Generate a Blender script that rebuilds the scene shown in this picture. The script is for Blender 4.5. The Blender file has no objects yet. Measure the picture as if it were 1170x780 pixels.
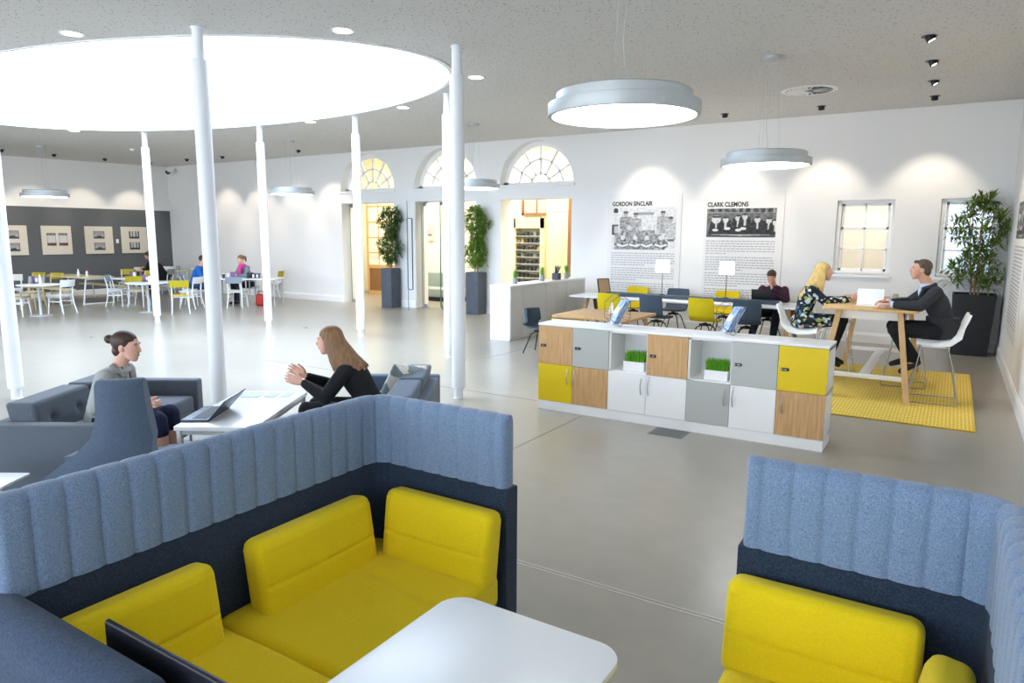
import bpy, bmesh, math, random
from math import sin, cos, pi, radians as rad, sqrt, hypot
from mathutils import Vector as V, Matrix as M, noise as NZ

random.seed(7)
SC = bpy.context.scene
C = SC.collection

# ------------------------------------------------------------------ camera
FPX, PITCH, ROLL, YAW, CAMZ = 797.05, 0.15147, 0.00572, 0.56154, 1.95
fw = V((-sin(YAW) * cos(PITCH), cos(YAW) * cos(PITCH), -sin(PITCH)))
r0 = V((cos(YAW), sin(YAW), 0)); u0 = r0.cross(fw)
RT = r0 * cos(ROLL) + u0 * sin(ROLL); UP = -r0 * sin(ROLL) + u0 * cos(ROLL)
cam = bpy.data.cameras.new('camera'); camo = bpy.data.objects.new('camera', cam); C.objects.link(camo)
cam.sensor_width = 36; cam.lens = FPX / 1170 * 36; cam.clip_end = 200; cam.clip_start = 0.05
camo.matrix_world = M(((RT.x, UP.x, -fw.x, 0), (RT.y, UP.y, -fw.y, 0), (RT.z, UP.z, -fw.z, CAMZ), (0, 0, 0, 1)))
SC.camera = camo

# ------------------------------------------------------------------ world, exposure
SC.view_settings.view_transform = 'Standard'; SC.view_settings.look = 'None'
SC.view_settings.gamma = 1; SC.view_settings.use_curve_mapping = False
SC.view_settings.exposure = 1.0
SKY_L, PEND_L, SPOT_W, CORR_L, ADDED_WIN_L = 4.9, 6.0, 52.0, 78.0, 6.0
w = bpy.data.worlds.new('sky'); SC.world = w; w.use_nodes = True
w.node_tree.nodes['Background'].inputs[0].default_value = (.8, .9, 1, 1)
w.node_tree.nodes['Background'].inputs[1].default_value = 1.0
SC.cycles.use_denoising = True
SC.cycles.max_bounces = 7; SC.cycles.diffuse_bounces = 5; SC.cycles.glossy_bounces = 3
SC.cycles.transparent_max_bounces = 8; SC.cycles.transmission_bounces = 4
SC.cycles.caustics_reflective = False; SC.cycles.caustics_refractive = False
SC.cycles.sample_clamp_indirect = 6

E1 = V((cos(YAW), sin(YAW), 0)); E2 = V((-sin(YAW), cos(YAW), 0))
def ray(x, y): return RT * (x - 585) - UP * (y - 390) + fw * FPX
def G(x, y, z=0.0):
    "the point at height z seen at photo pixel x, y"
    d = ray(x, y); t = (z - CAMZ) / d.z
    return V((0, 0, CAMZ)) + d * t
def AT(x, y, D):
    "the point at horizontal distance D from the viewer seen at photo pixel x, y"
    d = ray(x, y); return V((0, 0, CAMZ)) + d * (D / d.dot(E2))
def ceil_z(y): return 4.04 + .0185 * (y - 6.6)
def LF(a, D, z=0): return E1 * a + E2 * D + V((0, 0, z))

# ------------------------------------------------------------------ materials
MATS = {}
def lin(h):
    o = []
    for i in (0, 2, 4):
        c = int(h[i:i + 2], 16) / 255; o.append(c / 12.92 if c <= .04045 else ((c + .055) / 1.055) ** 2.4)
    return (*o, 1)
def mat(name, col, rough=.5, metal=0, spec=.5, coat=0, coatr=.1, noise=None, bump=None, emit=None, trans=0, alpha=1, sheen=0, ior=1.45):
    if name in MATS: return MATS[name]
    m = bpy.data.materials.new(name); m.use_nodes = True; nt = m.node_tree; b = nt.nodes['Principled BSDF']
    c = lin(col) if isinstance(col, str) else (*col, 1)
    I = b.inputs
    I['Base Color'].default_value = c; I['Roughness'].default_value = rough; I['Metallic'].default_value = metal
    I['Specular IOR Level'].default_value = spec; I['Coat Weight'].default_value = coat; I['Coat Roughness'].default_value = coatr
    I['Transmission Weight'].default_value = trans; I['Alpha'].default_value = alpha; I['Sheen Weight'].default_value = sheen; I['IOR'].default_value = ior
    if emit:
        I['Emission Color'].default_value = lin(emit[0]) if isinstance(emit[0], str) else (*emit[0], 1); I['Emission Strength'].default_value = emit[1]
    tc = nt.nodes.new('ShaderNodeTexCoord')
    if noise:   # (scale, other colour, amount, (sx,sy,sz))
        mp = nt.nodes.new('ShaderNodeMapping'); mp.inputs['Scale'].default_value = noise[3] if len(noise) > 3 else (1, 1, 1)
        nt.links.new(tc.outputs['Object'], mp.inputs[0])
        n = nt.nodes.new('ShaderNodeTexNoise'); n.inputs['Scale'].default_value = noise[0]; n.inputs['Detail'].default_value = 6
        nt.links.new(mp.outputs[0], n.inputs[0])
        r = nt.nodes.new('ShaderNodeValToRGB'); r.color_ramp.elements[0].position = .5 - .5 * noise[2]; r.color_ramp.elements[1].position = .5 + .5 * noise[2]
        r.color_ramp.elements[0].color = c; r.color_ramp.elements[1].color = lin(noise[1])
        nt.links.new(n.outputs[0], r.inputs[0]); nt.links.new(r.outputs[0], I['Base Color'])
    if bump:    # (scale, strength, distance)
        n2 = nt.nodes.new('ShaderNodeTexNoise'); n2.inputs['Scale'].default_value = bump[0]; n2.inputs['Detail'].default_value = 4
        nt.links.new(tc.outputs['Object'], n2.inputs[0])
        bp = nt.nodes.new('ShaderNodeBump'); bp.inputs['Strength'].default_value = bump[1]; bp.inputs['Distance'].default_value = bump[2]
        nt.links.new(n2.outputs[0], bp.inputs['Height']); nt.links.new(bp.outputs[0], I['Normal'])
    MATS[name] = m; return m
def nodes(m): return m.node_tree, m.node_tree.nodes['Principled BSDF']

mWall = mat('white_paint', 'EBEAE8', .7, bump=(60, .05, .002))
mWallGrey = mat('dark_grey_paint', '5F6265', .7)
mTrim = mat('white_gloss', 'F0F0EE', .35)
mFelt = mat('light_blue_felt', '506A8C', .95, noise=(230, '8FA3BE', .5), bump=(300, .35, .002), sheen=.3)
mFeltD = mat('dark_blue_felt', '131D2C', .95, noise=(170, '2F4056', .45), bump=(260, .4, .003), sheen=.1)
mYel = mat('mustard_wool', 'E8CA00', .85, noise=(120, 'F1D600', .5), bump=(240, .15, .002), sheen=.1)
mTab = mat('white_laminate', 'F1F3F5', .28)
mWhite = mat('white_plastic', 'EDEFF0', .35)
mOak = mat('oak_laminate', 'B98E5C', .5, noise=(4, 'D3AA78', .4, (12, 12, .8)))
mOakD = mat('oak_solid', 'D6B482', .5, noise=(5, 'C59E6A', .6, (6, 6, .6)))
mOakDk = mat('brown_and_shaded_oak', '9A6E45', .55, noise=(5, '7F5937', .6, (6, 6, .6)))  # brown timber; also painted shade on the meeting table's far legs
mGreyL = mat('grey_laminate', 'B4B6B1', .45)
mYelL = mat('yellow_laminate', 'E2C200', .42)
mBlk = mat('black_plastic', '15171A', .4)
mChrome = mat('brushed_steel', 'B9BCBF', .28, 1)
mAlu = mat('satin_aluminium', 'BDC1C1', .42, .25)
mColumn = mat('white_column_paint', 'EEF1F5', .4)
mSofa = mat('slate_grey_wool', '4B535D', .9, noise=(140, '5E6771', .5), bump=(240, .3, .002), sheen=.2)
mSofaB = mat('slate_blue_wool', '3D4C5F', .9, noise=(140, '55667A', .5), bump=(240, .3, .002), sheen=.2)
mChairB = mat('blue_grey_upholstery', '3E4A58', .85, noise=(140, '4A5765', .5))
mChairY = mat('yellow_upholstery', 'D6BE05', .8)
mPlanter = mat('charcoal_fibre', '454B54', .75, noise=(8, '525861', .5), bump=(50, .2, .003))
mPlanterD = mat('black_fibre', '1E2024', .6, noise=(8, '26282C', .5))
mSoil = mat('bark_soil', '4A3A2C', .95)
mLeafA = mat('dark_green_leaf', '3B5A2C', .5, noise=(3, '5C7F3C', .6))
mLeafB = mat('mid_green_leaf', '4C7A26', .5, noise=(3, '86A83A', .6))
mLeafC = mat('olive_green_leaf', '46601F', .5, noise=(3, '7C9236', .6))
mGrass = mat('bright_grass', '4E9A12', .6, noise=(9, '7CC02A', .5))
mStem = mat('cane_stem', 'A58E70', .8)
mPaper = mat('paper', 'F0F0EC', .6)
mInk = mat('dark_ink', '2B2B2D', .7)
mInkL = mat('grey_ink', 'ADADB0', .7)
mSkin = mat('skin', 'D9A388', .55, spec=.35)
mSkin2 = mat('skin_light', 'E2B29C', .55, spec=.35)
mLip = mat('lip', 'B0615A', .5)
mHairD = mat('dark_brown_hair', '35231C', .5, noise=(30, '4A3228', .5, (1, 1, .2)))
mHairB = mat('light_brown_hair', '6E5038', .5, noise=(14, '9A7550', .5, (3, 3, .3)))
mHairY = mat('blonde_hair', 'B08C45', .5, noise=(14, 'E0C27E', .6, (3, 3, .3)))
mHairG = mat('greying_hair', '382C24', .6, noise=(40, '6A5B4E', .55, (1, 1, .2)))
mBlackCloth = mat('black_knit', '14161A', .9)
mSuit = mat('charcoal_suit', '2C2F33', .9, bump=(200, .2, .001))
mTrouser = mat('dark_navy_trousers', '1B2130', .9)
mPurple = mat('burgundy_jumper', '3E2236', .95, bump=(120, .3, .002))
mBlazer = mat('pale_grey_blazer', 'A7AAA8', .9)
mNavy = mat('navy_skirt', '161C3C', .85)
mShirt = mat('pale_blue_shirt', 'C4D2E6', .8)
mShoe = mat('black_leather', '17181D', .35)
mBlueJ = mat('bright_blue_jumper', '1F64B4', .9)
mJean = mat('blue_jeans', '2B3A55', .9)
mPink = mat('pink_scarf', 'E8419B', .85)
mGreyKnit = mat('grey_knit', '7E868E', .9)
mGlass = mat('clear_glass', (1, 1, 1), .02, trans=1, ior=1.02, alpha=.35, spec=.6)
mGlassEdge = mat('glass_edge_green', '5B7F78', .2)

# ------------------------------------------------------------------ mesh builder
class MB:
    def __init__(s): s.v = []; s.f = []
    def add(s, vs, fs, T=None):
        o = len(s.v)
        s.v += [tuple(T @ V(p)) if T else tuple(p) for p in vs]
        s.f += [tuple(i + o for i in f) for f in fs]; return s
    def box(s, c, d, T=None, rot=None):
        x, y, z = [k / 2 for k in d]; R = rot or M.Identity(3)
        vs = [V(c) + R @ V((a * x, b * y, e * z)) for a in (-1, 1) for b in (-1, 1) for e in (-1, 1)]
        return s.add(vs, [(0, 1, 3, 2), (4, 6, 7, 5), (0, 4, 5, 1), (2, 3, 7, 6), (0, 2, 6, 4), (1, 5, 7, 3)], T)
    def b2(s, p, q): return s.box([(a + b) / 2 for a, b in zip(p, q)], [abs(a - b) for a, b in zip(p, q)])
    def rbox(s, c, d, r=.03, m=3, k=1, T=None, rot=None, fn=None):
        "rounded box; k flat divisions; fn displaces local points"
        h = [x / 2 for x in d]; r = min(r, min(h) * .999)
        par = []
        for i in range(m + 1): par.append((-1, math.tan(rad(-45 + 45 * i / m))))
        for i in range(1, k): par.append((-1 + 2 * i / k, 0))
        for i in range(m + 1): par.append((1, math.tan(rad(45 * i / m))))
        R = rot or M.Identity(3); n = len(par)
        for ax in range(3):
            for sg in (-1, 1):
                u, v_ = [(1, 2), (2, 0), (0, 1)][ax]; vs = []
                for a in par:
                    for b in par:
                        inn = [0, 0, 0]; dr = [0, 0, 0]
                        inn[ax] = sg * (h[ax] - r); dr[ax] = sg
                        inn[u] = a[0] * (h[u] - r); dr[u] = a[1]
                        inn[v_] = b[0] * (h[v_] - r); dr[v_] = b[1]
                        p = V(inn) + V(dr).normalized() * r
                        if fn: p = fn(p)
                        vs.append(V(c) + R @ p)
                fs = []
                for i in range(n - 1):
                    for j in range(n - 1):
                        q = (i * n + j, (i + 1) * n + j, (i + 1) * n + j + 1, i * n + j + 1)
                        fs.append(q if sg > 0 else q[::-1])
                s.add(vs, fs, T)
        return s
    def ring_loft(s, rings, cap=True, closed=False):
        n = len(rings[0]); o = len(s.v)
        for r in rings: s.v += [tuple(p) for p in r]
        k = len(rings)
        for i in range(k if closed else k - 1):
            a = o + i * n; b = o + ((i + 1) % k) * n
            for j in range(n):
                s.f.append((a + j, a + (j + 1) % n, b + (j + 1) % n, b + j))
        if cap and not closed:
            s.f.append(tuple(o + j for j in range(n))[::-1]); s.f.append(tuple(o + (k - 1) * n + j for j in range(n)))
        return s
    def tube(s, pts, r, n=8, closed=False, T=None):
        pts = [V(p) for p in pts]; k = len(pts)
        if not isinstance(r, (list, tuple)): r = [r] * k
        rings = []; prev = None
        for i, p in enumerate(pts):
            a = pts[(i - 1) % k] if closed or i > 0 else p; b = pts[(i + 1) % k] if closed or i < k - 1 else p
            t = (b - a).normalized()
            if prev is None:
                prev = t.orthogonal().normalized()
            prev = (prev - t * prev.dot(t)).normalized(); q = t.cross(prev)
            ring = [p + prev * cos(2 * pi * j / n) * r[i] + q * sin(2 * pi * j / n) * r[i] for j in range(n)]
            rings.append([T @ x for x in ring] if T else ring)
        return s.ring_loft(rings, True, closed)
    def lathe(s, prof, n=24, c=(0, 0, 0), cap=True):
        rings = [[(c[0] + r * cos(2 * pi * j / n), c[1] + r * sin(2 * pi * j / n), c[2] + z) for j in range(n)] for r, z in prof]
        return s.ring_loft(rings, cap)
    def ell(s, c, r, ax=None, n=14, m=9):
        ax = ax or (V((1, 0, 0)), V((0, 1, 0)), V((0, 0, 1))); rings = []
        for i in range(m + 1):
            t = pi * (i + .02) / (m + .04) if 0 < i < m else (.03 if i == 0 else pi - .03)
            rings.append([V(c) + ax[0] * r[0] * sin(t) * cos(2 * pi * j / n) + ax[1] * r[1] * sin(t) * sin(2 * pi * j / n) - ax[2] * r[2] * cos(t) for j in range(n)])
        return s.ring_loft(rings)
    def loft(s, secs, n=16):
        "secs: (centre, axisA*ra, axisB*rb)"
        return s.ring_loft([[V(c) + A * cos(2 * pi * j / n) + B * sin(2 * pi * j / n) for j in range(n)] for c, A, B in secs])
    def prism(s, poly, a, b, ax=2):
        "poly of 2-D points extruded from a to b along axis ax"
        def P(p, t):
            return {2: (p[0], p[1], t), 1: (p[0], t, p[1]), 0: (t, p[0], p[1])}[ax]
        n = len(poly)
        vs = [P(p, a) for p in poly] + [P(p, b) for p in poly]
        fs = [tuple(range(n))[::-1], tuple(range(n, 2 * n))] + [(i, (i + 1) % n, (i + 1) % n + n, i + n) for i in range(n)]
        return s.add(vs, fs)
def rrect(x0, y0, x1, y1, r, n=6):
    out = []
    for cx, cy, a in ((x1 - r, y1 - r, 0), (x0 + r, y1 - r, 90), (x0 + r, y0 + r, 180), (x1 - r, y0 + r, 270)):
        for i in range(n + 1):
            t = rad(a + 90 * i / n); out.append((cx + r * cos(t), cy + r * sin(t)))
    return out

def mesh(name, mb, merge=True, smooth=30, bevel=0):
    me = bpy.data.meshes.new(name); me.from_pydata([tuple(p) for p in mb.v], [], mb.f)
    bm = bmesh.new(); bm.from_mesh(me)
    if merge: bmesh.ops.remove_doubles(bm, verts=bm.verts, dist=1e-5)
    bmesh.ops.recalc_face_normals(bm, faces=bm.faces)
    if bevel:
        ed = [e for e in bm.edges if len(e.link_faces) == 2 and e.calc_face_angle(0) > .6]
        bmesh.ops.bevel(bm, geom=ed, offset=bevel, segments=2, profile=.5, affect='EDGES', clamp_overlap=True)
    bm.to_mesh(me); bm.free()
    if smooth is not None:
        me.polygons.foreach_set('use_smooth', [True] * len(me.polygons)); me.set_sharp_from_angle(angle=rad(smooth))
    return me
def obj(name, mb, m, parent=None, label=None, smooth=30, bevel=0, merge=True):
    o = bpy.data.objects.new(name, mesh(name, mb, merge, smooth, bevel) if isinstance(mb, MB) else mb)
    o.data.materials.append(m) if not o.data.materials else None
    C.objects.link(o)
    if parent: o.parent = parent
    if label: o['label'] = label
    return o
def thing(name, label, cat, loc=(0, 0, 0), rz=0, group=None):
    o = bpy.data.objects.new(name, None); C.objects.link(o); o.location = loc; o.rotation_euler = (0, 0, rz)
    o.empty_display_size = .1; o['label'] = label; o['category'] = cat
    if group: o['group'] = group
    return o
def tag(o, label, cat, group=None, kind=None):
    o['label'] = label; o['category'] = cat
    if group: o['group'] = group
    if kind: o['kind'] = kind
    return o
def struct(name, mb, m, parent=None, bevel=0, smooth=30):
    o = obj(name, mb, m, parent, bevel=bevel, smooth=smooth)
    if not parent: o['kind'] = 'structure'
    return o
def dup(root, loc, rz=None, label=None, group=None, mats=None):
    r = root.copy(); C.objects.link(r); r.location = loc
    if rz is not None: r.rotation_euler = (0, 0, rz)
    if label: r['label'] = label
    if group: r['group'] = group
    def sub(a, b):
        for ch in [x for x in C.objects if x.parent == a]:
            c = ch.copy(); C.objects.link(c); c.parent = b
            if mats and ch.name.split('.')[0] in mats:
                c.data = ch.data.copy(); c.data.materials.clear(); c.data.materials.append(mats[ch.name.split('.')[0]])
            sub(ch, c)
    sub(root, r); return r
def text(name, s, size, loc, rot, m, parent=None, ext=.001, align='LEFT', sx=1.0):
    cu = bpy.data.curves.new(name, 'FONT'); cu.body = s; cu.size = size; cu.extrude = ext; cu.align_x = align; cu.offset = size * .035
    o = bpy.data.objects.new(name, cu); C.objects.link(o); dg = bpy.context.evaluated_depsgraph_get()
    me = bpy.data.meshes.new_from_object(o.evaluated_get(dg)); bpy.data.objects.remove(o)
    o = bpy.data.objects.new(name, me); C.objects.link(o); o.location = loc; o.rotation_euler = rot; o.scale = (sx, 1, 1)
    me.materials.clear(); me.materials.append(m); o.parent = parent; return o
def slab(name, outer, holes, depth, m):
    "flat 2-D outline with holes, extruded +-depth/2, as a mesh in its own x, y"
    cu = bpy.data.curves.new(name, 'CURVE'); cu.dimensions = '2D'; cu.fill_mode = 'BOTH'; cu.extrude = depth / 2
    for poly in [outer] + holes:
        sp = cu.splines.new('POLY'); sp.points.add(len(poly) - 1)
        for p, q in zip(sp.points, poly): p.co = (q[0], q[1], 0, 1)
        sp.use_cyclic_u = True
    o = bpy.data.objects.new(name, cu); C.objects.link(o); dg = bpy.context.evaluated_depsgraph_get()
    me = bpy.data.meshes.new_from_object(o.evaluated_get(dg)); bpy.data.objects.remove(o)
    me.materials.clear(); me.materials.append(m)
    for p in me.polygons: p.use_smooth = False
    return me
def lerp(a, b, t): return a + (b - a) * t
# ================================================================== STRUCTURE
YB, XR, XL, YF = 14.43, .74, -23.1, -6.0
# floor: sealed, power-floated concrete
mFloor = mat('sealed_concrete', '8A857C', .24, spec=.42, coat=.16, coatr=.2)
nt, b = nodes(mFloor)
tc = nt.nodes.new('ShaderNodeTexCoord')
n1 = nt.nodes.new('ShaderNodeTexNoise'); n1.inputs['Scale'].default_value = .55; n1.inputs['Detail'].default_value = 8; n1.inputs['Roughness'].default_value = .6; n1.inputs['Distortion'].default_value = .15
n2 = nt.nodes.new('ShaderNodeTexNoise'); n2.inputs['Scale'].default_value = 6; n2.inputs['Detail'].default_value = 8
mx = nt.nodes.new('ShaderNodeMath'); mx.operation = 'MULTIPLY_ADD'; mx.inputs[1].default_value = .25
nt.links.new(tc.outputs['Object'], n1.inputs[0]); nt.links.new(tc.outputs['Object'], n2.inputs[0])
nt.links.new(n2.outputs[0], mx.inputs[0]); nt.links.new(n1.outputs[0], mx.inputs[2])
rp = nt.nodes.new('ShaderNodeValToRGB'); rp.color_ramp.elements[0].position = .35; rp.color_ramp.elements[1].position = .9
rp.color_ramp.elements[0].color = lin('8C867A'); rp.color_ramp.elements[1].color = lin('A59E90')
nt.links.new(mx.outputs[0], rp.inputs[0]); nt.links.new(rp.outputs[0], b.inputs['Base Color'])
mr = nt.nodes.new('ShaderNodeMapRange'); mr.inputs[1].default_value = .3; mr.inputs[2].default_value = .7; mr.inputs[3].default_value = .27; mr.inputs[4].default_value = .33
nt.links.new(n1.outputs[0], mr.inputs[0]); nt.links.new(mr.outputs[0], b.inputs['Roughness'])
fl = struct('floor', MB().b2((XL - .6, YF - .3, -.2), (XR + .6, 18.4, 0)), mFloor, smooth=None)
# saw-cut joints, brass strips
mJoint = mat('joint_filler', '6C6963', .5)
j = MB()
for y in (7.02,): j.b2((-9, y, 0), (-3.9, y + .008, .0015))
for x in (-3.3, ): j.b2((x, -3.5, 0), (x + .008, 6.7, .0015))
j.b2((-6.2, 9.0, 0), (-6.192, 14, .0015))
struct('trim_1', j, mJoint, smooth=None)
mStrip = mat('pale_joint_strip', 'CFCBBF', .35)
struct('trim_2', MB().b2((-3.6, 3.36, 0), (XR, 3.366, .003)).b2((-3.6, 3.392, 0), (XR, 3.398, .003)), mStrip, smooth=None)

# ceiling: perforated acoustic plaster with the oval rooflight
mCeil = mat('acoustic_ceiling', 'D6D4D0', .9)
nt, b = nodes(mCeil); tc = nt.nodes.new('ShaderNodeTexCoord')
mp = nt.nodes.new('ShaderNodeMapping'); mp.inputs['Scale'].default_value = (1, 1.5, 1); nt.links.new(tc.outputs['Object'], mp.inputs[0])
wn = nt.nodes.new('ShaderNodeTexNoise'); wn.inputs['Scale'].default_value = 26; wn.inputs['Detail'].default_value = 3; nt.links.new(mp.outputs[0], wn.inputs[0])
va = nt.nodes.new('ShaderNodeVectorMath'); va.operation = 'SCALE'; va.inputs['Scale'].default_value = .035
nt.links.new(wn.outputs['Color'], va.inputs[0]); vb = nt.nodes.new('ShaderNodeVectorMath'); vb.operation = 'ADD'
nt.links.new(mp.outputs[0], vb.inputs[0]); nt.links.new(va.outputs[0], vb.inputs[1])
vo = nt.nodes.new('ShaderNodeTexVoronoi'); vo.inputs['Scale'].default_value = 19; nt.links.new(vb.outputs[0], vo.inputs[0])
rp = nt.nodes.new('ShaderNodeValToRGB'); rp.color_ramp.elements[0].position = .13; rp.color_ramp.elements[1].position = .22
rp.color_ramp.elements[0].color = lin('6E6C6A'); rp.color_ramp.elements[1].color = lin('D6D4D0')
nt.links.new(vo.outputs['Distance'], rp.inputs[0]); nt.links.new(rp.outputs[0], b.inputs['Base Color'])
def ellipse(cx, cy, a, bb, n=96): return [(cx + a * cos(2 * pi * i / n), cy + bb * sin(2 * pi * i / n)) for i in range(n)]
SKX, SKY_, SKA, SKB = -10.77, 6.73, 5.32, 2.88
me = slab('ceiling', [(XL - .5, YF - .5), (XR + .5, YF - .5), (XR + .5, YB + .3), (XL - .5, YB + .3)], [ellipse(SKX, SKY_, SKA, SKB)], .30, mCeil)
for v in me.vertices: v.co.z += .15 + ceil_z(v.co.y)
o = bpy.data.objects.new('ceiling', me); C.objects.link(o); o['kind'] = 'structure'
# rim and luminous glazing
rim = MB(); E_ = ellipse(SKX, SKY_, SKA, SKB, 96)
rim.ring_loft([[(SKX + (x - SKX) * k, SKY_ + (y - SKY_) * k, ceil_z(y) + dz) for x, y in E_] for k, dz in ((.998, -.012), (.998, .3), (.985, .3), (.985, -.012))], cap=False, closed=True)
struct('trim_3', rim, mTrim)
mSky = mat('daylit_glazing', (0, 0, 0), 1, spec=0, emit=('D0E4FF', SKY_L))
sk = MB().add([(SKX + (x - SKX) * 1.0, SKY_ + (y - SKY_) * 1.0, ceil_z(y) + .29) for x, y in E_], [tuple(range(96))])
struct('window_1', sk, mSky, smooth=None)
# ceiling bulkhead line along the right wall
ARCX = [-13.83, -11.14, -8.46]
def arch(cx, r, z0, n=28): return [(cx + r * cos(pi * i / n), z0 + r * sin(pi * i / n)) for i in range(n + 1)]
WIN = [(-1.93, 1.26, -.98, 2.62), (-.27, 1.26, .62, 2.62)]
holes = [arch(c, 1.0, 3.13) for c in ARCX] + [[(c - .97, .001), (c + .97, .001), (c + .97, 2.8), (c - .97, 2.8)] for c in ARCX]
holes += [[(a, z0), (x1, z0), (x1, z1), (a, z1)] for a, z0, x1, z1 in WIN]
# doorways reach the floor: outer outline steps around them
out = [(XL - .3, 0)]
for c in ARCX: out += [(c - .97, 0), (c - .97, 2.8), (c + .97, 2.8), (c + .97, 0)]
out += [(XR + .3, 0), (XR + .3, 4.6), (XL - .3, 4.6)]
me = slab('wall_back', out, holes[:3] + holes[6:], .5, mWall)
for v in me.vertices: v.co = (v.co.x, YB + .25 - v.co.z, v.co.y)
me.flip_normals()
o = bpy.data.objects.new('wall_back', me); C.objects.link(o); o['kind'] = 'structure'
# left wall with the dark painted field, right wall, front wall
struct('wall_left', MB().b2((XL - .3, YF, 0), (XL, YB + .5, 4.6)), mWall, smooth=None)
struct('trim_4', MB().b2((XL, 4.0, .15), (XL + .012, YB, 2.7)), mWallGrey, smooth=None)
struct('wall_right', MB().b2((XR, YF, 0), (XR + .3, YB + .5, 4.6)), mWall, smooth=None)
# unseen tall windows added behind the viewer to light columns and booths
FW = [(XL + 1.2 + k * 3.0, XL + 3.5 + k * 3.0) for k in range(8)]
wh = MB(); xs = [XL - .3] + [v for w2 in FW for v in w2] + [XR + .3]
for k in range(0, len(xs), 2): wh.b2((xs[k], YF - .3, 0), (xs[k + 1], YF, 4.6))
for a_, b_ in FW: wh.b2((a_, YF - .3, 0), (b_, YF, .7)); wh.b2((a_, YF - .3, 3.5), (b_, YF, 4.6))
struct('wall_front', wh, mWall, smooth=None)
mAddedGlow = mat('added_window_glow', (0, 0, 0), 1, spec=0, emit=('E4F0FF', ADDED_WIN_L))
for k, (a_, b_) in enumerate(FW):
    t = bpy.data.objects.new('window_%d' % (k + 10), None); C.objects.link(t); t['kind'] = 'structure'; t.location = (0, YF, 0)  # added window, out of view, for its light
    obj('pane', MB().b2((a_, -.16, .7), (b_, -.15, 3.5)), mAddedGlow, t)
    fr_ = MB()
    for x_ in (a_, (a_ + b_) / 2 - .03, b_ - .06): fr_.b2((x_, -.14, .7), (x_ + .06, -.08, 3.5))
    for z_ in (.7, 2.1, 3.44): fr_.b2((a_, -.14, z_), (b_, -.08, z_ + .06))
    obj('window_frame', fr_, mTrim, t)
def skirt(name, x0, y0, x1, y1, t=.02, h=.19):
    m = MB(); d = V((x1 - x0, y1 - y0, 0)); L = d.length; d.normalize(); n = V((d.y, -d.x, 0))
    prof = [(0, 0), (t, 0), (t, h - .045), (t * .8, h - .035), (t * .5, h - .01), (t * .3, h), (0, h)]
    m.ring_loft([[V((x0, y0, 0)) + d * s + n * a + V((0, 0, z)) for a, z in prof] for s in (0, L)])
    return struct(name, m, mTrim, smooth=20)
skirt('baseboard_back', ARCX[2] + 1.02, YB, XR, YB)
skirt('baseboard_left', XL, YF, XL, YB)
skirt('baseboard_right', XR, YB, XR, YF)
skirt('baseboard_back.001', XL, YB, ARCX[0] - 1.0, YB)
for i in (0, 1): skirt('baseboard_back.%03d' % (i + 2), ARCX[i] + .97, YB, ARCX[i + 1] - .97, YB)

# corridor behind the openings
mCream = mat('cream_paint', 'F3EED8', .7)
mCreamP = mat('cream_panel_paint', 'EBE0B4', .6)
m = MB(); m.b2((-17.4, 17.9, 0), (-6.4, 18.1, 4.6)); struct('wall_corridor', m, mCream, smooth=None)
struct('wall_corridor.001', MB().b2((-17.6, YB + .5, 0), (-17.4, 18.1, 4.6)), mCream, smooth=None)
struct('wall_corridor.002', MB().b2((-6.4, YB + .5, 0), (-6.2, 18.1, 4.6)), mCream, smooth=None)
struct('ceiling_corridor', MB().b2((-17.6, YB + .5, 4.6), (-6.2, 18.1, 4.8)), mCream, smooth=None)
for cx in (-14.4, -11.15, -8.2):
    l = bpy.data.lights.new('corridor_lamp', 'AREA'); l.energy = CORR_L; l.size = 1.4; l.color = (1, .96, .86)
    lo = bpy.data.objects.new('corridor_lamp', l); C.objects.link(lo); lo.location = (cx, 16.2, 4.5)

# fanlights: radial glazing bars
for k, cx in enumerate(ARCX):
    t = bpy.data.objects.new('window_%d' % (k + 2), None); C.objects.link(t); t['kind'] = 'structure'; t.location = (cx, YB + .27, 3.13)
    m = MB(); r = 1.0; d = .03
    def arcbar(R0, R1, y0=-d, y1=d, n=28):
        m.ring_loft([[(R0 * cos(a), y0, R0 * sin(a)), (R1 * cos(a), y0, R1 * sin(a)), (R1 * cos(a), y1, R1 * sin(a)), (R0 * cos(a), y1, R0 * sin(a))] for a in [pi * i / n for i in range(n + 1)]])
    arcbar(.89, 1.0, -.05, .05); arcbar(.575, .615); arcbar(.24, .28)
    m.b2((-1, -.05, 0), (1, .05, .07))
    for i in range(1, 6):
        a = pi * i / 6; R = M.Rotation(-a, 3, 'Y')
        m.box((R @ V((.58, 0, 0))) if True else 0, (.66, .06, .04), rot=R)
    f = obj('glazing_bars', m, mTrim, t, bevel=.004)
    g = MB().prism(arch(0, .92, .03, 24), -.004, .004, ax=1); obj('pane', g, mGlass, t)
    struct('trim_%d' % (5 + k), MB().b2((cx - 1.04, YB - .035, 3.07), (cx + 1.04, YB + .24, 3.13)), mTrim, bevel=.006)

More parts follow.
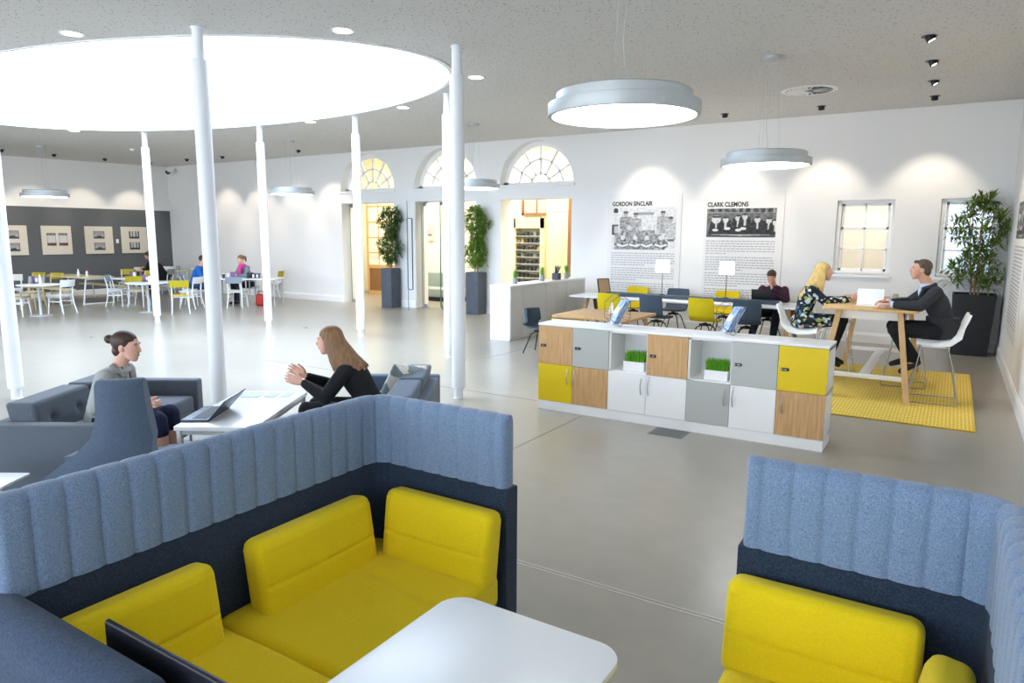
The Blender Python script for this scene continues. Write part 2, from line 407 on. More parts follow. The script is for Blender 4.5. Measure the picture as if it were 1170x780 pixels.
# sash windows; pane glow and gradient stand in for light behind them
mPaneW = mat('warm_glow_frosted_glass', 'B5AB98', .35, emit=('E8CFA0', .42))
mPaneC = mat('cool_glow_frosted_glass', 'BFD3E6', .35, emit=('CFE2F6', .75))
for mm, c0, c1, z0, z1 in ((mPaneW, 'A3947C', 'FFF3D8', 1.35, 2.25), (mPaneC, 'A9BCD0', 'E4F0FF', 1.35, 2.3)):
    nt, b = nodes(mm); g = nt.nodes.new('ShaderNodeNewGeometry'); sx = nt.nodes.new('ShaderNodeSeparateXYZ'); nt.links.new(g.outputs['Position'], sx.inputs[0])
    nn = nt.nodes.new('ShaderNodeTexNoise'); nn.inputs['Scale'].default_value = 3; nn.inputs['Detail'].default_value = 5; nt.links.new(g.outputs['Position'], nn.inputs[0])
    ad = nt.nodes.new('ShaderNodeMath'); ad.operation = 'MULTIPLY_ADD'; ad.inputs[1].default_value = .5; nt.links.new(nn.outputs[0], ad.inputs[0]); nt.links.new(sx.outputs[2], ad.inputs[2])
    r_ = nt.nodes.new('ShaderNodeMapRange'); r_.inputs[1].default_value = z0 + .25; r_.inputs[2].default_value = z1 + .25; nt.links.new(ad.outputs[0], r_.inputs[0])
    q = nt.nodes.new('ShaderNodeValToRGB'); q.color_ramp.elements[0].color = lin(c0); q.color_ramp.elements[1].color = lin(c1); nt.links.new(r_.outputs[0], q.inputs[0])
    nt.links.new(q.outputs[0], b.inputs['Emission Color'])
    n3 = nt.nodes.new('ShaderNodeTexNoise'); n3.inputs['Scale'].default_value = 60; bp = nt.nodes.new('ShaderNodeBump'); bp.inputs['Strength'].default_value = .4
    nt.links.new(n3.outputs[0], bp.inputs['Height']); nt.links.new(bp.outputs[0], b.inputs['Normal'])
for k, (x0, z0, x1, z1) in enumerate(WIN):
    t = bpy.data.objects.new('window_%d' % (k + 5), None); C.objects.link(t); t['kind'] = 'structure'; t.location = (0, YB, 0)
    m = MB()
    for a, c_ in (((x0 - .01, .07, z0 - .01), (x0 + .07, .19, z1 + .01)), ((x1 - .07, .07, z0 - .01), (x1 + .01, .19, z1 + .01)), ((x0 - .01, .0705, z1 - .06), (x1 + .01, .1895, z1 + .01)), ((x0 - .01, .05, z0 - .01), (x1 + .01, .1892, z0 + .06))): m.b2(a, c_)
    obj('window_frame', m, mTrim, t, bevel=.004)
    zm = z0 + (z1 - z0) * .61; xm = (x0 + x1) / 2
    for nm, za, zb, yy, rows in (('upper_sash', zm, z1 - .06, .14, 1), ('lower_sash', z0 + .06, zm + .04, .11, 2)):
        m = MB(); a, b_ = x0 + .075, x1 - .075
        for p, q in (((a, za), (a + .045, zb)), ((b_ - .045, za), (b_, zb)), ((a, za), (b_, za + .05)), ((a, zb - .045), (b_, zb)), ((xm - .014, za), (xm + .014, zb))): m.b2((p[0], yy, p[1]), (q[0], yy + .03, q[1]))
        for r in range(1, rows): m.b2((a, yy, lerp(za, zb, r / rows) - .014), (b_, yy + .03, lerp(za, zb, r / rows) + .014))
        obj(nm, m, mTrim, t, bevel=.003)
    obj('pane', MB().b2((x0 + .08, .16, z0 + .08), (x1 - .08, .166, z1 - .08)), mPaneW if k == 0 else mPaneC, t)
    obj('sash_catch', MB().b2((xm - .03, .09, zm + .04), (xm + .03, .12, zm + .06)), mChrome, t)
    obj('window_sill', MB().b2((x0 - .03, -.03, z0 - .06), (x1 + .03, .1, z0)), mTrim, t, bevel=.004)

# doorways: glass fronts and what stands beyond
def glassleaf(name, x0, x1, y, parent=None):
    t = bpy.data.objects.new(name, None); C.objects.link(t); t['kind'] = 'structure'; t.location = (0, y, 0)
    obj('pane', MB().b2((x0, -.006, .02), (x1, .006, 2.78)), mGlass, t)
    obj('glass_edge', MB().b2((x0, -.007, .02), (x0 + .01, .007, 2.78)).b2((x1 - .01, -.007, .02), (x1, .007, 2.78)), mGlassEdge, t)
    obj('patch_fitting', MB().b2((x0 + .02, -.02, .0), (x0 + .16, .02, .09)).b2((x0 + .02, -.02, 2.7), (x0 + .16, .02, 2.79)), mChrome, t, bevel=.004)
    return t
glassleaf('door_1', ARCX[0] - .96, ARCX[0] - .5, YB + .3)
glassleaf('door_2', ARCX[1] - .96, ARCX[1] - .38, YB + .3)
glassleaf('door_3', ARCX[1] - .37, ARCX[1] + .4, YB + .3)
# the open glass leaf standing out into the room, with its long pull handle
t = bpy.data.objects.new('door_4', None); C.objects.link(t); t['kind'] = 'structure'; t.location = (-11.88, YB - .02, 0); t.rotation_euler = (0, 0, rad(-78))
obj('pane', MB().b2((0, -.006, .02), (.78, .006, 2.78)), mGlass, t)
obj('glass_edge', MB().b2((.77, -.008, .02), (.785, .008, 2.78)).b2((0, -.008, .02), (.012, .008, 2.78)), mGlassEdge, t)
m = MB()
for s_ in (-1, 1): m.tube([(.66, s_ * .01, .55), (.66, s_ * .07, .55), (.66, s_ * .07, 2.35), (.66, s_ * .01, 2.35)], .014, 8)
obj('door_handle', m, mBlk, t)
# ================================================================== COLUMNS
COLS = [(-9.27, 3.71, 'white steel column at the left edge of the picture, nearest the two-seat sofa'),
        (-14.93, 8.87, 'slim white column standing in front of the yellow cafe chair and round table'),
        (-6.66, 4.59, 'thickest-looking white column, just behind the woman in the grey blazer and her laptop table'),
        (-12.15, 9.65, 'slim white column beside the far table where the woman with the pink scarf sits'),
        (-9.60, 9.77, 'slim white column left of the tall dark planter by the first glass doorway'),
        (-6.77, 8.86, 'white column mostly hidden behind the tall column near the patterned cushion'),
        (-4.92, 6.62, 'tall white column between the upholstered booth and the white fluted counter')]
for x, y, lab in COLS:
    H_ = ceil_z(y)
    t = thing('steel_column', lab, 'column', (x, y, 0), 0, 'white columns around the oval rooflight')
    obj('shaft', MB().lathe([(.078, .13), (.081, .135), (.081, H_ - .32), (.078, H_ - .315)], 32), mColumn, t)
    obj('base_pin', MB().lathe([(.062, 0), (.062, .005), (.055, .012), (.055, .135)], 24), mColumn, t)
    m = MB().lathe([(.056, H_ - .33), (.056, H_ - .012), (.07, H_ - .012), (.07, H_ + .002)], 24)
    obj('head_pin', m, mColumn, t)

# ================================================================== PENDANTS
mLed = mat('led_diffuser', 'FFFFFF', .6, emit=('F6FAFF', PEND_L))
def pendant(loc, zc, label, first=None, rz=0):
    D_ = loc[2]
    t = thing('pendant_light', label, 'pendant light', (loc[0], loc[1], D_), rz, 'round disc pendant lights')
    R_ = .53
    obj('lamp_shade', MB().ring_loft([[(r * cos(a), r * sin(a), z) for a in [2 * pi * j / 64 for j in range(64)]] for r, z in
        ((R_ - .025, 0), (R_, 0), (R_ + .002, .004), (R_ + .002, .085), (R_ - .02, .09), (R_ - .03, .09), (R_ - .03, .02), (R_ - .025, .02))], cap=False, closed=True), mAlu, t)
    obj('lamp_body', MB().lathe([(R_ - .035, .09), (R_ - .055, .092), (R_ - .055, .155), (R_ - .07, .165), (.0001, .165)], 64), mAlu, t)
    obj('diffuser', MB().lathe([(.0001, .012), (R_ - .03, .012), (R_ - .03, .03), (.0001, .03)], 64), mLed, t)
    h = zc - D_
    obj('ceiling_rose', MB().lathe([(.0001, h - .045), (.10, h - .045), (.11, h - .035), (.11, h)], 32), mAlu, t)
    for k in range(3):
        a = 2 * pi * k / 3 + .4
        obj('suspension_wire', MB().tube([(.15 * cos(a), .15 * sin(a), .16), (.09 * cos(a), .09 * sin(a), h - .04)], .0018, 6), mAlu, t)
    obj('power_cord', MB().tube([(.02 * cos(i * 1.3), .02 * sin(i * 1.1), lerp(.165, h - .04, i / 8)) for i in range(9)], .003, 6), mAlu, t)
    return t
pendant((-2.06, 4.73, 2.775), ceil_z(4.73), 'large round disc pendant light, the biggest and nearest, hanging mid ceiling')
pendant((-2.06, 9.09, 2.80), ceil_z(9.09), 'round disc pendant light hanging in front of the wall posters')
pendant((-19.54, 8.9, 2.83), ceil_z(8.9), 'round disc pendant light in front of the dark grey picture wall')
pendant((-13.65, 11.69, 2.88), ceil_z(11.69), 'round disc pendant light above the plain far wall, right of the far diners')
pendant((-8.35, 11.78, 2.87), ceil_z(11.78), 'round disc pendant light below the arched fanlights, partly behind a column')

# ================================================================== CEILING FITTINGS
mLamp = mat('lamp_face', 'FFFFFF', .5, emit=('FFF1DA', 14))
SPOTS = [((-3.78, 13.28), 'above the right-hand poster', (-3.3, 0)), ((-2.15, 13.34), 'above the frosted window with warm light', (-2.0, 0)),
         ((-.43, 9.06), 'nearest of four in a row at upper right', (0, 1)), ((-.44, 10.44), 'second of four in a row at upper right', (0, 1)),
         ((-.46, 11.88), 'third of four in a row at upper right', (0, 1)), ((-.48, 13.3), 'farthest of four in a row at upper right', (-.2, 0)),
         ((-21.24, 8.74), 'at the far left edge of the ceiling', (0, -1)), ((-21.48, 10.12), 'before the second framed print', (0, -1)),
         ((-21.66, 11.6), 'before the third framed print', (0, -1)), ((-21.85, 13.12), 'near the far left corner', (0, -1)),
         ((-19.84, 13.05), 'right of the far left corner', (-19.9, 0)), ((-18.26, 13.14), 'above the far table by the end wall', (-18.3, 0))]
def spot(x, y, aim, lab, energy):
    z = ceil_z(y)
    d = (V(aim) - V((x, y, z))).normalized()
    t = thing('ceiling_spotlight', 'small black recessed ceiling spotlight ' + lab, 'spotlight', (x, y, z), 0, 'black gimbal spotlights in the ceiling')
    obj('trim_ring', MB().ring_loft([[(r * cos(a), r * sin(a), zz) for a in [2 * pi * j / 24 for j in range(24)]] for r, zz in ((.075, -.002), (.075, -.008), (.06, -.008), (.06, -.002))], cap=False, closed=True), mBlk, t)
    q = V((0, 0, -1)).rotation_difference(d).to_matrix(); c = V((0, 0, 0))
    m = MB(); m.lathe([(.035, .02), (.045, .015), (.05, -.06), (.044, -.06), (.042, -.045), (.0001, -.045)], 20)
    m.v = [tuple(q @ V(p)) for p in m.v]; obj('lamp_head', m, mBlk, t)
    m = MB(); m.lathe([(.0001, -.046), (.041, -.046), (.041, -.05), (.0001, -.05)], 20); m.v = [tuple(q @ V(p)) for p in m.v]
    obj('lamp_face', m, mLamp, t)
    l = bpy.data.lights.new('spot_lamp', 'SPOT'); l.energy = energy; l.color = (1, .86, .70); l.spot_size = rad(66); l.spot_blend = .6; l.shadow_soft_size = .035
    lo = bpy.data.objects.new('spot_lamp', l); C.objects.link(lo); lo.parent = t; lo.location = d * .062
    lo.rotation_euler = d.to_track_quat('-Z', 'Y').to_euler()
for i, ((x, y), lab, ai) in enumerate(SPOTS):
    if i in (2, 3, 4): aim = (XR, y + .0, 1.9)
    elif 6 <= i <= 9: aim = (XL, y, 1.8)
    else: aim = (x, YB, 1.9)
    spot(x, y, aim, lab, SPOT_W)
spot(-5.75, 13.3, (-5.55, YB, 2.0), 'above the left-hand poster, hidden by the pendant', SPOT_W)
spot(-16.6, 13.2, (-16.6, YB, 2.0), 'above the far wall, right of the seated diners', SPOT_W)
spot(-15.1, 13.2, (-15.1, YB, 2.0), 'above the far wall behind the distant pendant', SPOT_W)
DOWN = [((-7.95, 4.02), 'at upper left, in front of the rooflight'), ((-5.52, 5.47), 'right of the nearest column, in front of the rooflight'),
        ((-5.71, 8.12), 'right of the tall column top'), ((-8.18, 9.47), 'between two columns behind the rooflight'),
        ((-10.79, 9.77), 'beside the slim column behind the rooflight'), ((-15.85, 7.9), 'beyond the far left of the rooflight')]
mDown = mat('downlight_face', 'FFFFFF', .5, emit=('F4F9FF', 9))
for (x, y), lab in DOWN:
    t = thing('ceiling_downlight', 'round white recessed downlight ' + lab, 'downlight', (x, y, ceil_z(y)), 0, 'white round downlights in the ceiling')
    obj('trim_ring', MB().ring_loft([[(r * cos(a), r * sin(a), zz) for a in [2 * pi * j / 32 for j in range(32)]] for r, zz in ((.12, -.001), (.118, -.01), (.095, -.008), (.095, -.001))], cap=False, closed=True), mTrim, t)
    obj('lamp_face', MB().lathe([(.0001, -.003), (.094, -.003), (.094, -.006), (.0001, -.006)], 32), mDown, t)
# round swirl air diffuser
t = thing('ceiling_vent', 'round white swirl air vent in the ceiling above the posters', 'air vent', (-2.07, 11.67, ceil_z(11.67)))
m = MB()
m.lathe([(.40, 0), (.40, -.008), (.36, -.014), (.33, -.012), (.33, 0)], 48, cap=False)
obj('vent_ring', m, mTrim, t)
obj('vent_backing', MB().lathe([(.0001, -.002), (.33, -.002), (.33, -.004), (.0001, -.004)], 40), mBlk, t)
m = MB()
for k in range(20):
    a = 2 * pi * k / 20; R = M.Rotation(a, 3, 'Z')
    m.box(R @ V((.2, 0, -.01)), (.24, .05, .004), rot=R @ M.Rotation(rad(28), 3, 'X'))
obj('vent_blades', m, mTrim, t, smooth=None)
t = thing('smoke_detector', 'small white smoke detector on the ceiling at far left', 'smoke detector', (-18.39, 10.57, ceil_z(10.57)))
obj('detector_base', MB().lathe([(.06, 0), (.06, -.02)], 20), mTrim, t); obj('detector_head', MB().lathe([(.045, -.02), (.04, -.05), (.01, -.055)], 20), mTrim, t)
p = V((-22.6, 14.15, 3.98)); t = thing('security_camera', 'small white security camera high in the far left corner', 'camera', p)
obj('bracket', MB().tube([(0, .28, .05), (0, .1, .05), (0, 0, 0)], .02, 8), mTrim, t)
obj('camera_dome', MB().lathe([(.08, .03), (.085, 0), (.07, -.05), (.03, -.08), (.001, -.085)], 20), mBlk, t); obj('camera_body', MB().box((.12, 0, .03), (.3, .1, .09)), mTrim, t, bevel=.01)

# ================================================================== BOOTHS (felt high-back bench booths), a mirrored pair
BX0, BX1, BY0, BY1 = -2.49, -1.63, .86, 2.63     # outer extent of the left booth
def booth_path(sx, off, r, x_end=BX1):
    "outer line shifted inwards by off: starts at the near end of the long back, turns the far corner, runs to the free end"
    pts = []; x0 = BX0 + off; y1 = BY1 - off; rr = max(r - off, .03)
    n = 40; y = BY0
    L1 = (y1 - rr) - BY0
    for i in range(n + 1): pts.append(V((x0, BY0 + L1 * i / n, 0)))
    for i in range(1, 13):
        a = pi - (pi / 2) * i / 12; pts.append(V((x0 + rr + rr * cos(a), y1 - rr + rr * sin(a), 0)))
    L2 = x_end - (x0 + rr)
    for i in range(1, n + 1): pts.append(V((x0 + rr + L2 * i / n, y1, 0)))
    return pts
def resample(pts, ds):
    out = [pts[0].copy()]; acc = 0; S_ = [0]
    tot = sum((b - a).length for a, b in zip(pts, pts[1:])); n = max(2, int(round(tot / ds))); step = tot / n
    i = 0; p = pts[0]; rem = step; a = pts[0]
    for b in pts[1:]:
        d = (b - a).length
        while d >= rem - 1e-9:
            a = a.lerp(b, rem / d) if d else b; out.append(a.copy()); d = (b - a).length; rem = step
        rem -= d; a = b
    if len(out) < n + 1: out.append(pts[-1].copy())
    return out, step
def mirx(p, sx):
    return V((p[0], p[1], p[2])) if sx > 0 else V((-2.21 - p[0], p[1], p[2]))
def booth(sx, label):
    t = thing('booth_sofa', label, 'booth sofa', mirx((BX0, BY0, 0), sx), 0, 'high-backed blue felt booths with yellow seats')
    o0 = mirx((BX0, BY0, 0), sx)
    def L(p): return mirx(p, sx) - o0
    CH = .105
    # fluted upper band
    cen, st = resample(booth_path(sx, .05, .17), .0075)
    rings = []; N = len(cen); z0, z1 = .812, 1.15; T_ = .046
    for i, p in enumerate(cen):
        a = cen[max(i - 1, 0)]; b_ = cen[min(i + 1, N - 1)]; tg = (b_ - a).normalized(); nrm = V((-tg.y, tg.x, 0))
        s_ = i * st; ph = (s_ / CH) % 1; bu = 1 - math.exp(-((min(ph, 1 - ph) * CH / .012) ** 1.3))
        edge = min(1, min(i, N - 1 - i) / 4); ee = sqrt(max(0, 1 - (1 - edge) ** 2))
        th = (T_ * .80 + .012 * bu) * (.35 + .65 * ee); hz = .006 + .004 * bu
        ring = []
        prof = [(-1, z0), (-1.0, z0 + .1), (-1.02, lerp(z0, z1, .5)), (-1, z1 - .05), (-.9, z1 - .022), (-.6, z1 - .006), (-.2, z1), (.2, z1), (.6, z1 - .006), (.9, z1 - .022), (1, z1 - .05), (1.02, lerp(z0, z1, .5)), (1, z0 + .1), (1, z0), (.5, z0 - .004), (-.5, z0 - .004)]
        for k, z in prof: ring.append(L(p + nrm * k * th + V((0, 0, z + (hz - .01 if z > z1 - .06 else 0)))))
        rings.append(ring)
    obj('fluted_back_band', MB().ring_loft(rings), mFelt, t, smooth=50)
    # plain dark lower back
    cen, st = resample(booth_path(sx, .05, .17, BX1 + .012), .03); rings = []
    for i, p in enumerate(cen):
        a = cen[max(i - 1, 0)]; b_ = cen[min(i + 1, len(cen) - 1)]; tg = (b_ - a).normalized(); nrm = V((-tg.y, tg.x, 0))
        rings.append([L(p + nrm * k * .046 + V((0, 0, z))) for k, z in ((-1, .05), (-1, .80), (-.9, .81), (.9, .81), (1, .80), (1, .05))])
    obj('back_panel', MB().ring_loft(rings), mFeltD, t, smooth=50)
    # near wing
    m = MB(); m.rbox(L((lerp(BX0, BX1, .5) + .02, BY0 - .005, .44)), (BX1 - BX0 + .06, .15, .81), .07, 5, 2)
    obj('wing_panel', m, mFeltD2, t)
    # base and seat
    m = MB(); a, b_ = L((BX0 + .1, BY0 + .05, .05)), L((BX1 - .03, BY1 - .1, .27)); m.b2(a, b_); obj('seat_base', m, mFeltD, t, bevel=.01)
    ys = [BY0 + .08, 1.57, BY1 - .12]
    for k in (0, 1):
        cy = (ys[k] + ys[k + 1]) / 2; d = (BX1 - BX0 - .10, ys[k + 1] - ys[k] - .004, .16)
        def crown(p, d=d):
            q = V(p)
            if q.z > 0:
                u = max(0, 1 - (2 * q.x / d[0]) ** 4) * max(0, 1 - (2 * q.y / d[1]) ** 4); q.z += .012 * u
                if k == 1: q.z -= .007 * math.exp(-((q.x * .15 + q.y - .12) / .012) ** 2)
                q.z += .004 * NZ.noise(V((q.x * 5, q.y * 5, k)))
            return q
        m = MB(); m.rbox(L((lerp(BX0 + .1, BX1, .5), cy, .345)), d, .04, 4, 40, fn=crown); obj('seat_cushion', m, mYel, t, smooth=60)
    # back cushions, leaning, each with a stitched crease and a piped edge
    def backcush(c, w, rot, nm='back_cushion'):
        def fn(p):
            q = V(p); s_ = -1 if q.y < 0 else 1
            g = math.exp(-((q.z + .022) / .008) ** 2) * max(0, 1 - (2 * q.x / w) ** 8); q.y -= s_ * .010 * g
            e1 = math.exp(-((abs(q.x) - (w / 2 - .035)) / .005) ** 2) + math.exp(-((q.z - (.175 - .032)) / .005) ** 2)
            q.y -= s_ * .004 * min(1, e1)
            q.y += s_ * .010 * max(0, 1 - (2 * q.x / w) ** 2) * max(0, 1 - (q.z / .19) ** 2)
            q.y += .004 * NZ.noise(V((q.x * 4, q.z * 4, w)))
            return q
        m = MB(); m.rbox((0, 0, 0), (w, .13, .35), .045, 4, 44, fn=fn)
        m.v = [tuple(L(V(c) + rot @ V(p)) if True else p) for p in m.v]
        return obj(nm, m, mYel, t, smooth=60)
    Rz = M.Rotation(rad(90), 3, 'Z')
    for ya, yb in ((.96, 1.50), (1.68, 2.33)):
        backcush((BX0 + .205, (ya + yb) / 2, .55), yb - ya, Rz @ M.Rotation(rad(-9), 3, 'X') @ M.Rotation(0, 3, 'Z'))
    backcush((-1.925, BY1 - .195, .56), .62, M.Rotation(rad(9), 3, 'X') @ M.Rotation(rad(180), 3, 'Z') if False else M.Rotation(rad(-8), 3, 'X'))
    return t
mFeltD2 = mat('mid_blue_felt', '26364C', .95, noise=(120, '40536C', .5), bump=(260, .4, .003), sheen=.1)
booth(1, 'blue felt booth in left foreground with fluted light blue back and yellow cushions')
booth(-1, 'blue felt booth at right edge of foreground, only its back corner and yellow cushions showing')

# white table of the left booth
t = thing('booth_table', 'white rounded-corner table standing in front of the left booth seat', 'table', (-1.04, 1.3, 0))
pl = rrect(-.335, -.62, .31, .52, .09, 8)
m = MB().prism(pl, .695, .72); obj('tabletop', m, mTab, t, bevel=.004)
obj('pedestal', MB().lathe([(.25, 0), (.25, .012), (.05, .02), (.04, .03), (.04, .68), (.12, .695)], 32), mTrim, t)
# dark flat screen at the near end of the booth, seen from behind
t = thing('flat_screen', 'thin dark flat screen standing up behind the near wing of the left booth', 'screen', (-1.62, .965, 0), rad(0))
obj('screen_panel', MB().rbox((0, 0, .735), (.74, .018, .22), .008, 2, 1), mBlkBlue := mat('dark_blue_casing', '10131F', .45), t)
obj('screen_foot', MB().box((0, 0, .53), (.2, .06, .3)), mBlkBlue, t, bevel=.006)

# ================================================================== LOCKERS
LX0, LY, LW, LD = -3.875, 6.72, 3.0, .42
cw = LW / 7
def handle(parent, x, z0, z1):
    m = MB(); n = 8
    m.tube([(x, -.02 - .028 * sin(pi * i / n), lerp(z0, z1, i / n)) for i in range(n + 1)], .0055, 8)
    return obj('handle', m, mChrome, parent)
def camlock(parent, x, z, t=-.02):
    m = MB(); m.rbox((x, t - .008, z), (.068, .018, .028), .006, 2); k = obj('combination_lock', m, mBlk, parent)
    m = MB()
    m.ring_loft([[(x - .026 + .007 * cos(a), t - y_, z + .007 * sin(a)) for a in [2 * pi * j / 12 for j in range(12)]] for y_ in (.016, .021)])
    for q in range(4): m.box((x - .004 + q * .008, t - .018, z), (.005, .004, .012))
    obj('lock_dial', m, mChrome, k)
# runs of units: 2 columns, 2 columns, 2 columns, 1 column; each unit is a thing
UN = [(0, 2, [('oak', 'lock'), ('grey', 'lock')], [('yel', 'r'), ('oak', 'l')], 'white locker unit at left end, yellow and oak lower doors, oak and grey upper doors'),
      (2, 4, [('open', ''), ('oak', 'lock')], [('wht', 'r'), ('wht', 'l')], 'white locker unit with two white lower doors and an open grass-filled cubby'),
      (4, 6, [('open', ''), ('grey', 'lock')], [('gry', 'r'), ('wht', 'l')], 'white locker unit with open cubby beside a grey locker, grey and white doors below'),
      (6, 7, [('yel', 'lock')], [('oak', 'l')], 'narrow white locker unit at right end with yellow upper and oak lower door')]
LM_ = {'oak': mOak, 'grey': mGreyL, 'gry': mGreyL, 'yel': mYelL, 'wht': mTrim}
for a, b_, up, lo, lab in UN:
    x0 = LX0 + a * cw; n = b_ - a; W = n * cw
    t = thing('locker_unit', lab, 'locker', (x0, LY, 0), 0, 'low locker units forming the room divider')
    e = .02
    m = MB()
    m.b2((0, .005, 0), (W, LD, .105)); m.b2((0, .02, .105), (e, LD, .955)); m.b2((W - e, .02, .105), (W, LD, .955))
    m.b2((0, LD - .02, .105), (W, LD, .955)); m.b2((0, .02, .52), (W, LD, .54)); m.b2((0, .02, .105), (W, LD, .125)); m.b2((0, .02, .935), (W, LD, .957))
    for k in range(1, n): m.b2((k * cw - e / 2, .02, .105), (k * cw + e / 2, LD, .957))
    obj('carcass', m, mTrim, t, bevel=.0015, smooth=None)
    for k in range(n):
        for row, (kind, hd) in (('u', up[k]), ('l', lo[k])):
            if kind == 'open':
                m = MB()   # white edging round the cubby
                continue
            za, zb = (.533, .952) if row == 'u' else (.108, .529)
            d = obj('door', MB().b2((k * cw + .002, 0, za), ((k + 1) * cw - .002, .019, zb)), LM_[kind], t, bevel=.0012, smooth=None,
                    label={'oak': 'oak door', 'grey': 'grey door', 'gry': 'grey door', 'yel': 'yellow door', 'wht': 'white door'}[kind])
            if hd == 'lock': camlock(d, k * cw + .065, .735, 0)
            elif hd == 'r': handle(d, (k + 1) * cw - .045, .32, .49)
            else: handle(d, k * cw + .06 if n == 1 else k * cw + .035, .32, .49)
            if kind == 'wht' and hd == 'l': obj('key_lock', MB().ring_loft([[(k * cw + .035 + .008 * cos(q), y_, .505 + .008 * sin(q)) for q in [2 * pi * j / 12 for j in range(12)]] for y_ in (0, -.004)]), mChrome, d)
tag(obj('long_worktop', MB().b2((LX0 - .003, LY - .003, .957), (LX0 + LW + .003, LY + LD + .003, .982)), mTrim, bevel=.002), 'long white top board running over the whole row of lockers', 'worktop')
# grass boxes in the cubbies
def grassbox(x, lab, seed):
    R_ = random.Random(seed)
    t = thing('grass_planter', lab, 'planter', (x, LY + .15, .54), 0, 'white boxes of green grass in the cubbies')
    m = MB(); w_, d_, h_ = .23, .12, .095
    m.b2((-w_ / 2, -d_ / 2, 0), (w_ / 2, d_ / 2, .01)); 
    for p, q in (((-w_ / 2, -d_ / 2), (w_ / 2, -d_ / 2 + .006)), ((-w_ / 2, d_ / 2 - .006), (w_ / 2, d_ / 2)), ((-w_ / 2, -d_ / 2), (-w_ / 2 + .006, d_ / 2)), ((w_ / 2 - .006, -d_ / 2), (w_ / 2, d_ / 2))): m.b2((*p, 0), (*q, h_))
    obj('box', m, mTrim, t, bevel=.002, smooth=None); obj('soil', MB().b2((-w_ / 2 + .006, -d_ / 2 + .006, .01), (w_ / 2 - .006, d_ / 2 - .006, h_ - .01)), mSoil, t)
    g = MB()
    for i in range(900):
        x_, y_ = R_.uniform(-w_ / 2 + .01, w_ / 2 - .01), R_.uniform(-d_ / 2 + .01, d_ / 2 - .01); hh = R_.uniform(.08, .14); an = R_.uniform(0, 2 * pi); lx, ly = R_.gauss(0, .012), R_.gauss(0, .012)
        wx, wy = .0022 * cos(an), .0022 * sin(an)
        b0 = V((x_, y_, h_ - .012))
        g.add([b0 + V((-wx, -wy, 0)), b0 + V((wx, wy, 0)), b0 + V((lx * .4 + wx, ly * .4 + wy, hh * .6)), b0 + V((lx * .4 - wx, ly * .4 - wy, hh * .6)), b0 + V((lx, ly, hh))], [(0, 1, 2, 3), (3, 2, 4)])
    obj('grass', g, mGrass, t, merge=False, smooth=None)['kind'] = 'stuff'
grassbox(LX0 + 2.5 * cw + .035, 'white box of green grass in the left-hand open cubby', 1)
grassbox(LX0 + 4.5 * cw + .045, 'white box of green grass in the right-hand open cubby', 2)
# hexagonal wire leaflet holders standing on the lockers
mBro = mat('blue_printed_leaflet', '5F8CC2', .45, noise=(14, 'DCE8F4', .35, (1, 1, 2)))
def hexrack(x, y, lab, rz):
    t = thing('leaflet_holder', lab, 'leaflet holder', (x, y, .983), rz, 'hexagonal wire leaflet holders on the locker tops')
    R_ = .175; hexp = [(R_ * cos(rad(60 * k + 30)) * .78, R_ * sin(rad(60 * k + 30)) + R_) for k in range(6)]
    m = MB()
    for yy in (-.07, .07): m.tube([(a, yy, b_ + .004) for a, b_ in hexp], .0025, 6, closed=True)
    for k in range(6):
        (a, b_), (c_, d_) = hexp[k], hexp[(k + 1) % 6]
        for q in range(5):
            u = q / 5; px, pz = lerp(a, c_, u), lerp(b_, d_, u)
            m.tube([(px, -.07, pz + .004), (px, .07, pz + .004)], .0017, 5)
    obj('wire_frame', m, mBlk, t)
    for q, (dx, lab2) in enumerate(((-.01, ''), (.025, ''), (.06, ''))):
        ml = MB().box((dx, -.012 + q * .006, .155), (.004, .115, .28), rot=M.Rotation(rad(30), 3, 'Y'))
        lf = obj('leaflet', ml, mBro, t)
        obj('leaflet_panel', MB().box((dx - .0035, -.012 + q * .006, .17), (.003, .09, .07), rot=M.Rotation(rad(30), 3, 'Y')), mPaper, lf)
hexrack(-3.02, 6.93, 'hexagonal black wire holder with blue leaflets, the left one on the lockers', rad(52))
hexrack(-1.82, 6.95, 'hexagonal black wire holder with blue leaflets, the right one on the lockers', rad(45))
# floor grille
t = thing('floor_vent', 'square dark metal grille set into the floor before the lockers', 'floor vent', (-2.27, 6.57, 0))
m = MB(); 
for k in range(14): m.b2((-.16 + k * .0235, -.13, 0), (-.152 + k * .0235, .13, .004))
for y_ in (-.14, -.05, .05, .13): m.b2((-.17, y_, 0), (.17, y_ + .008, .0045))
m.b2((-.175, -.145, 0), (-.165, .145, .004)); m.b2((.165, -.145, 0), (.175, .145, .004)); obj('grille_bars', m, mat('grey_metal', '8E908E', .4, .6), t, smooth=None)
obj('grille_pan', MB().b2((-.17, -.14, 0), (.17, .14, .0015)), mat('dark_pan', '5A5B5A', .6), t)

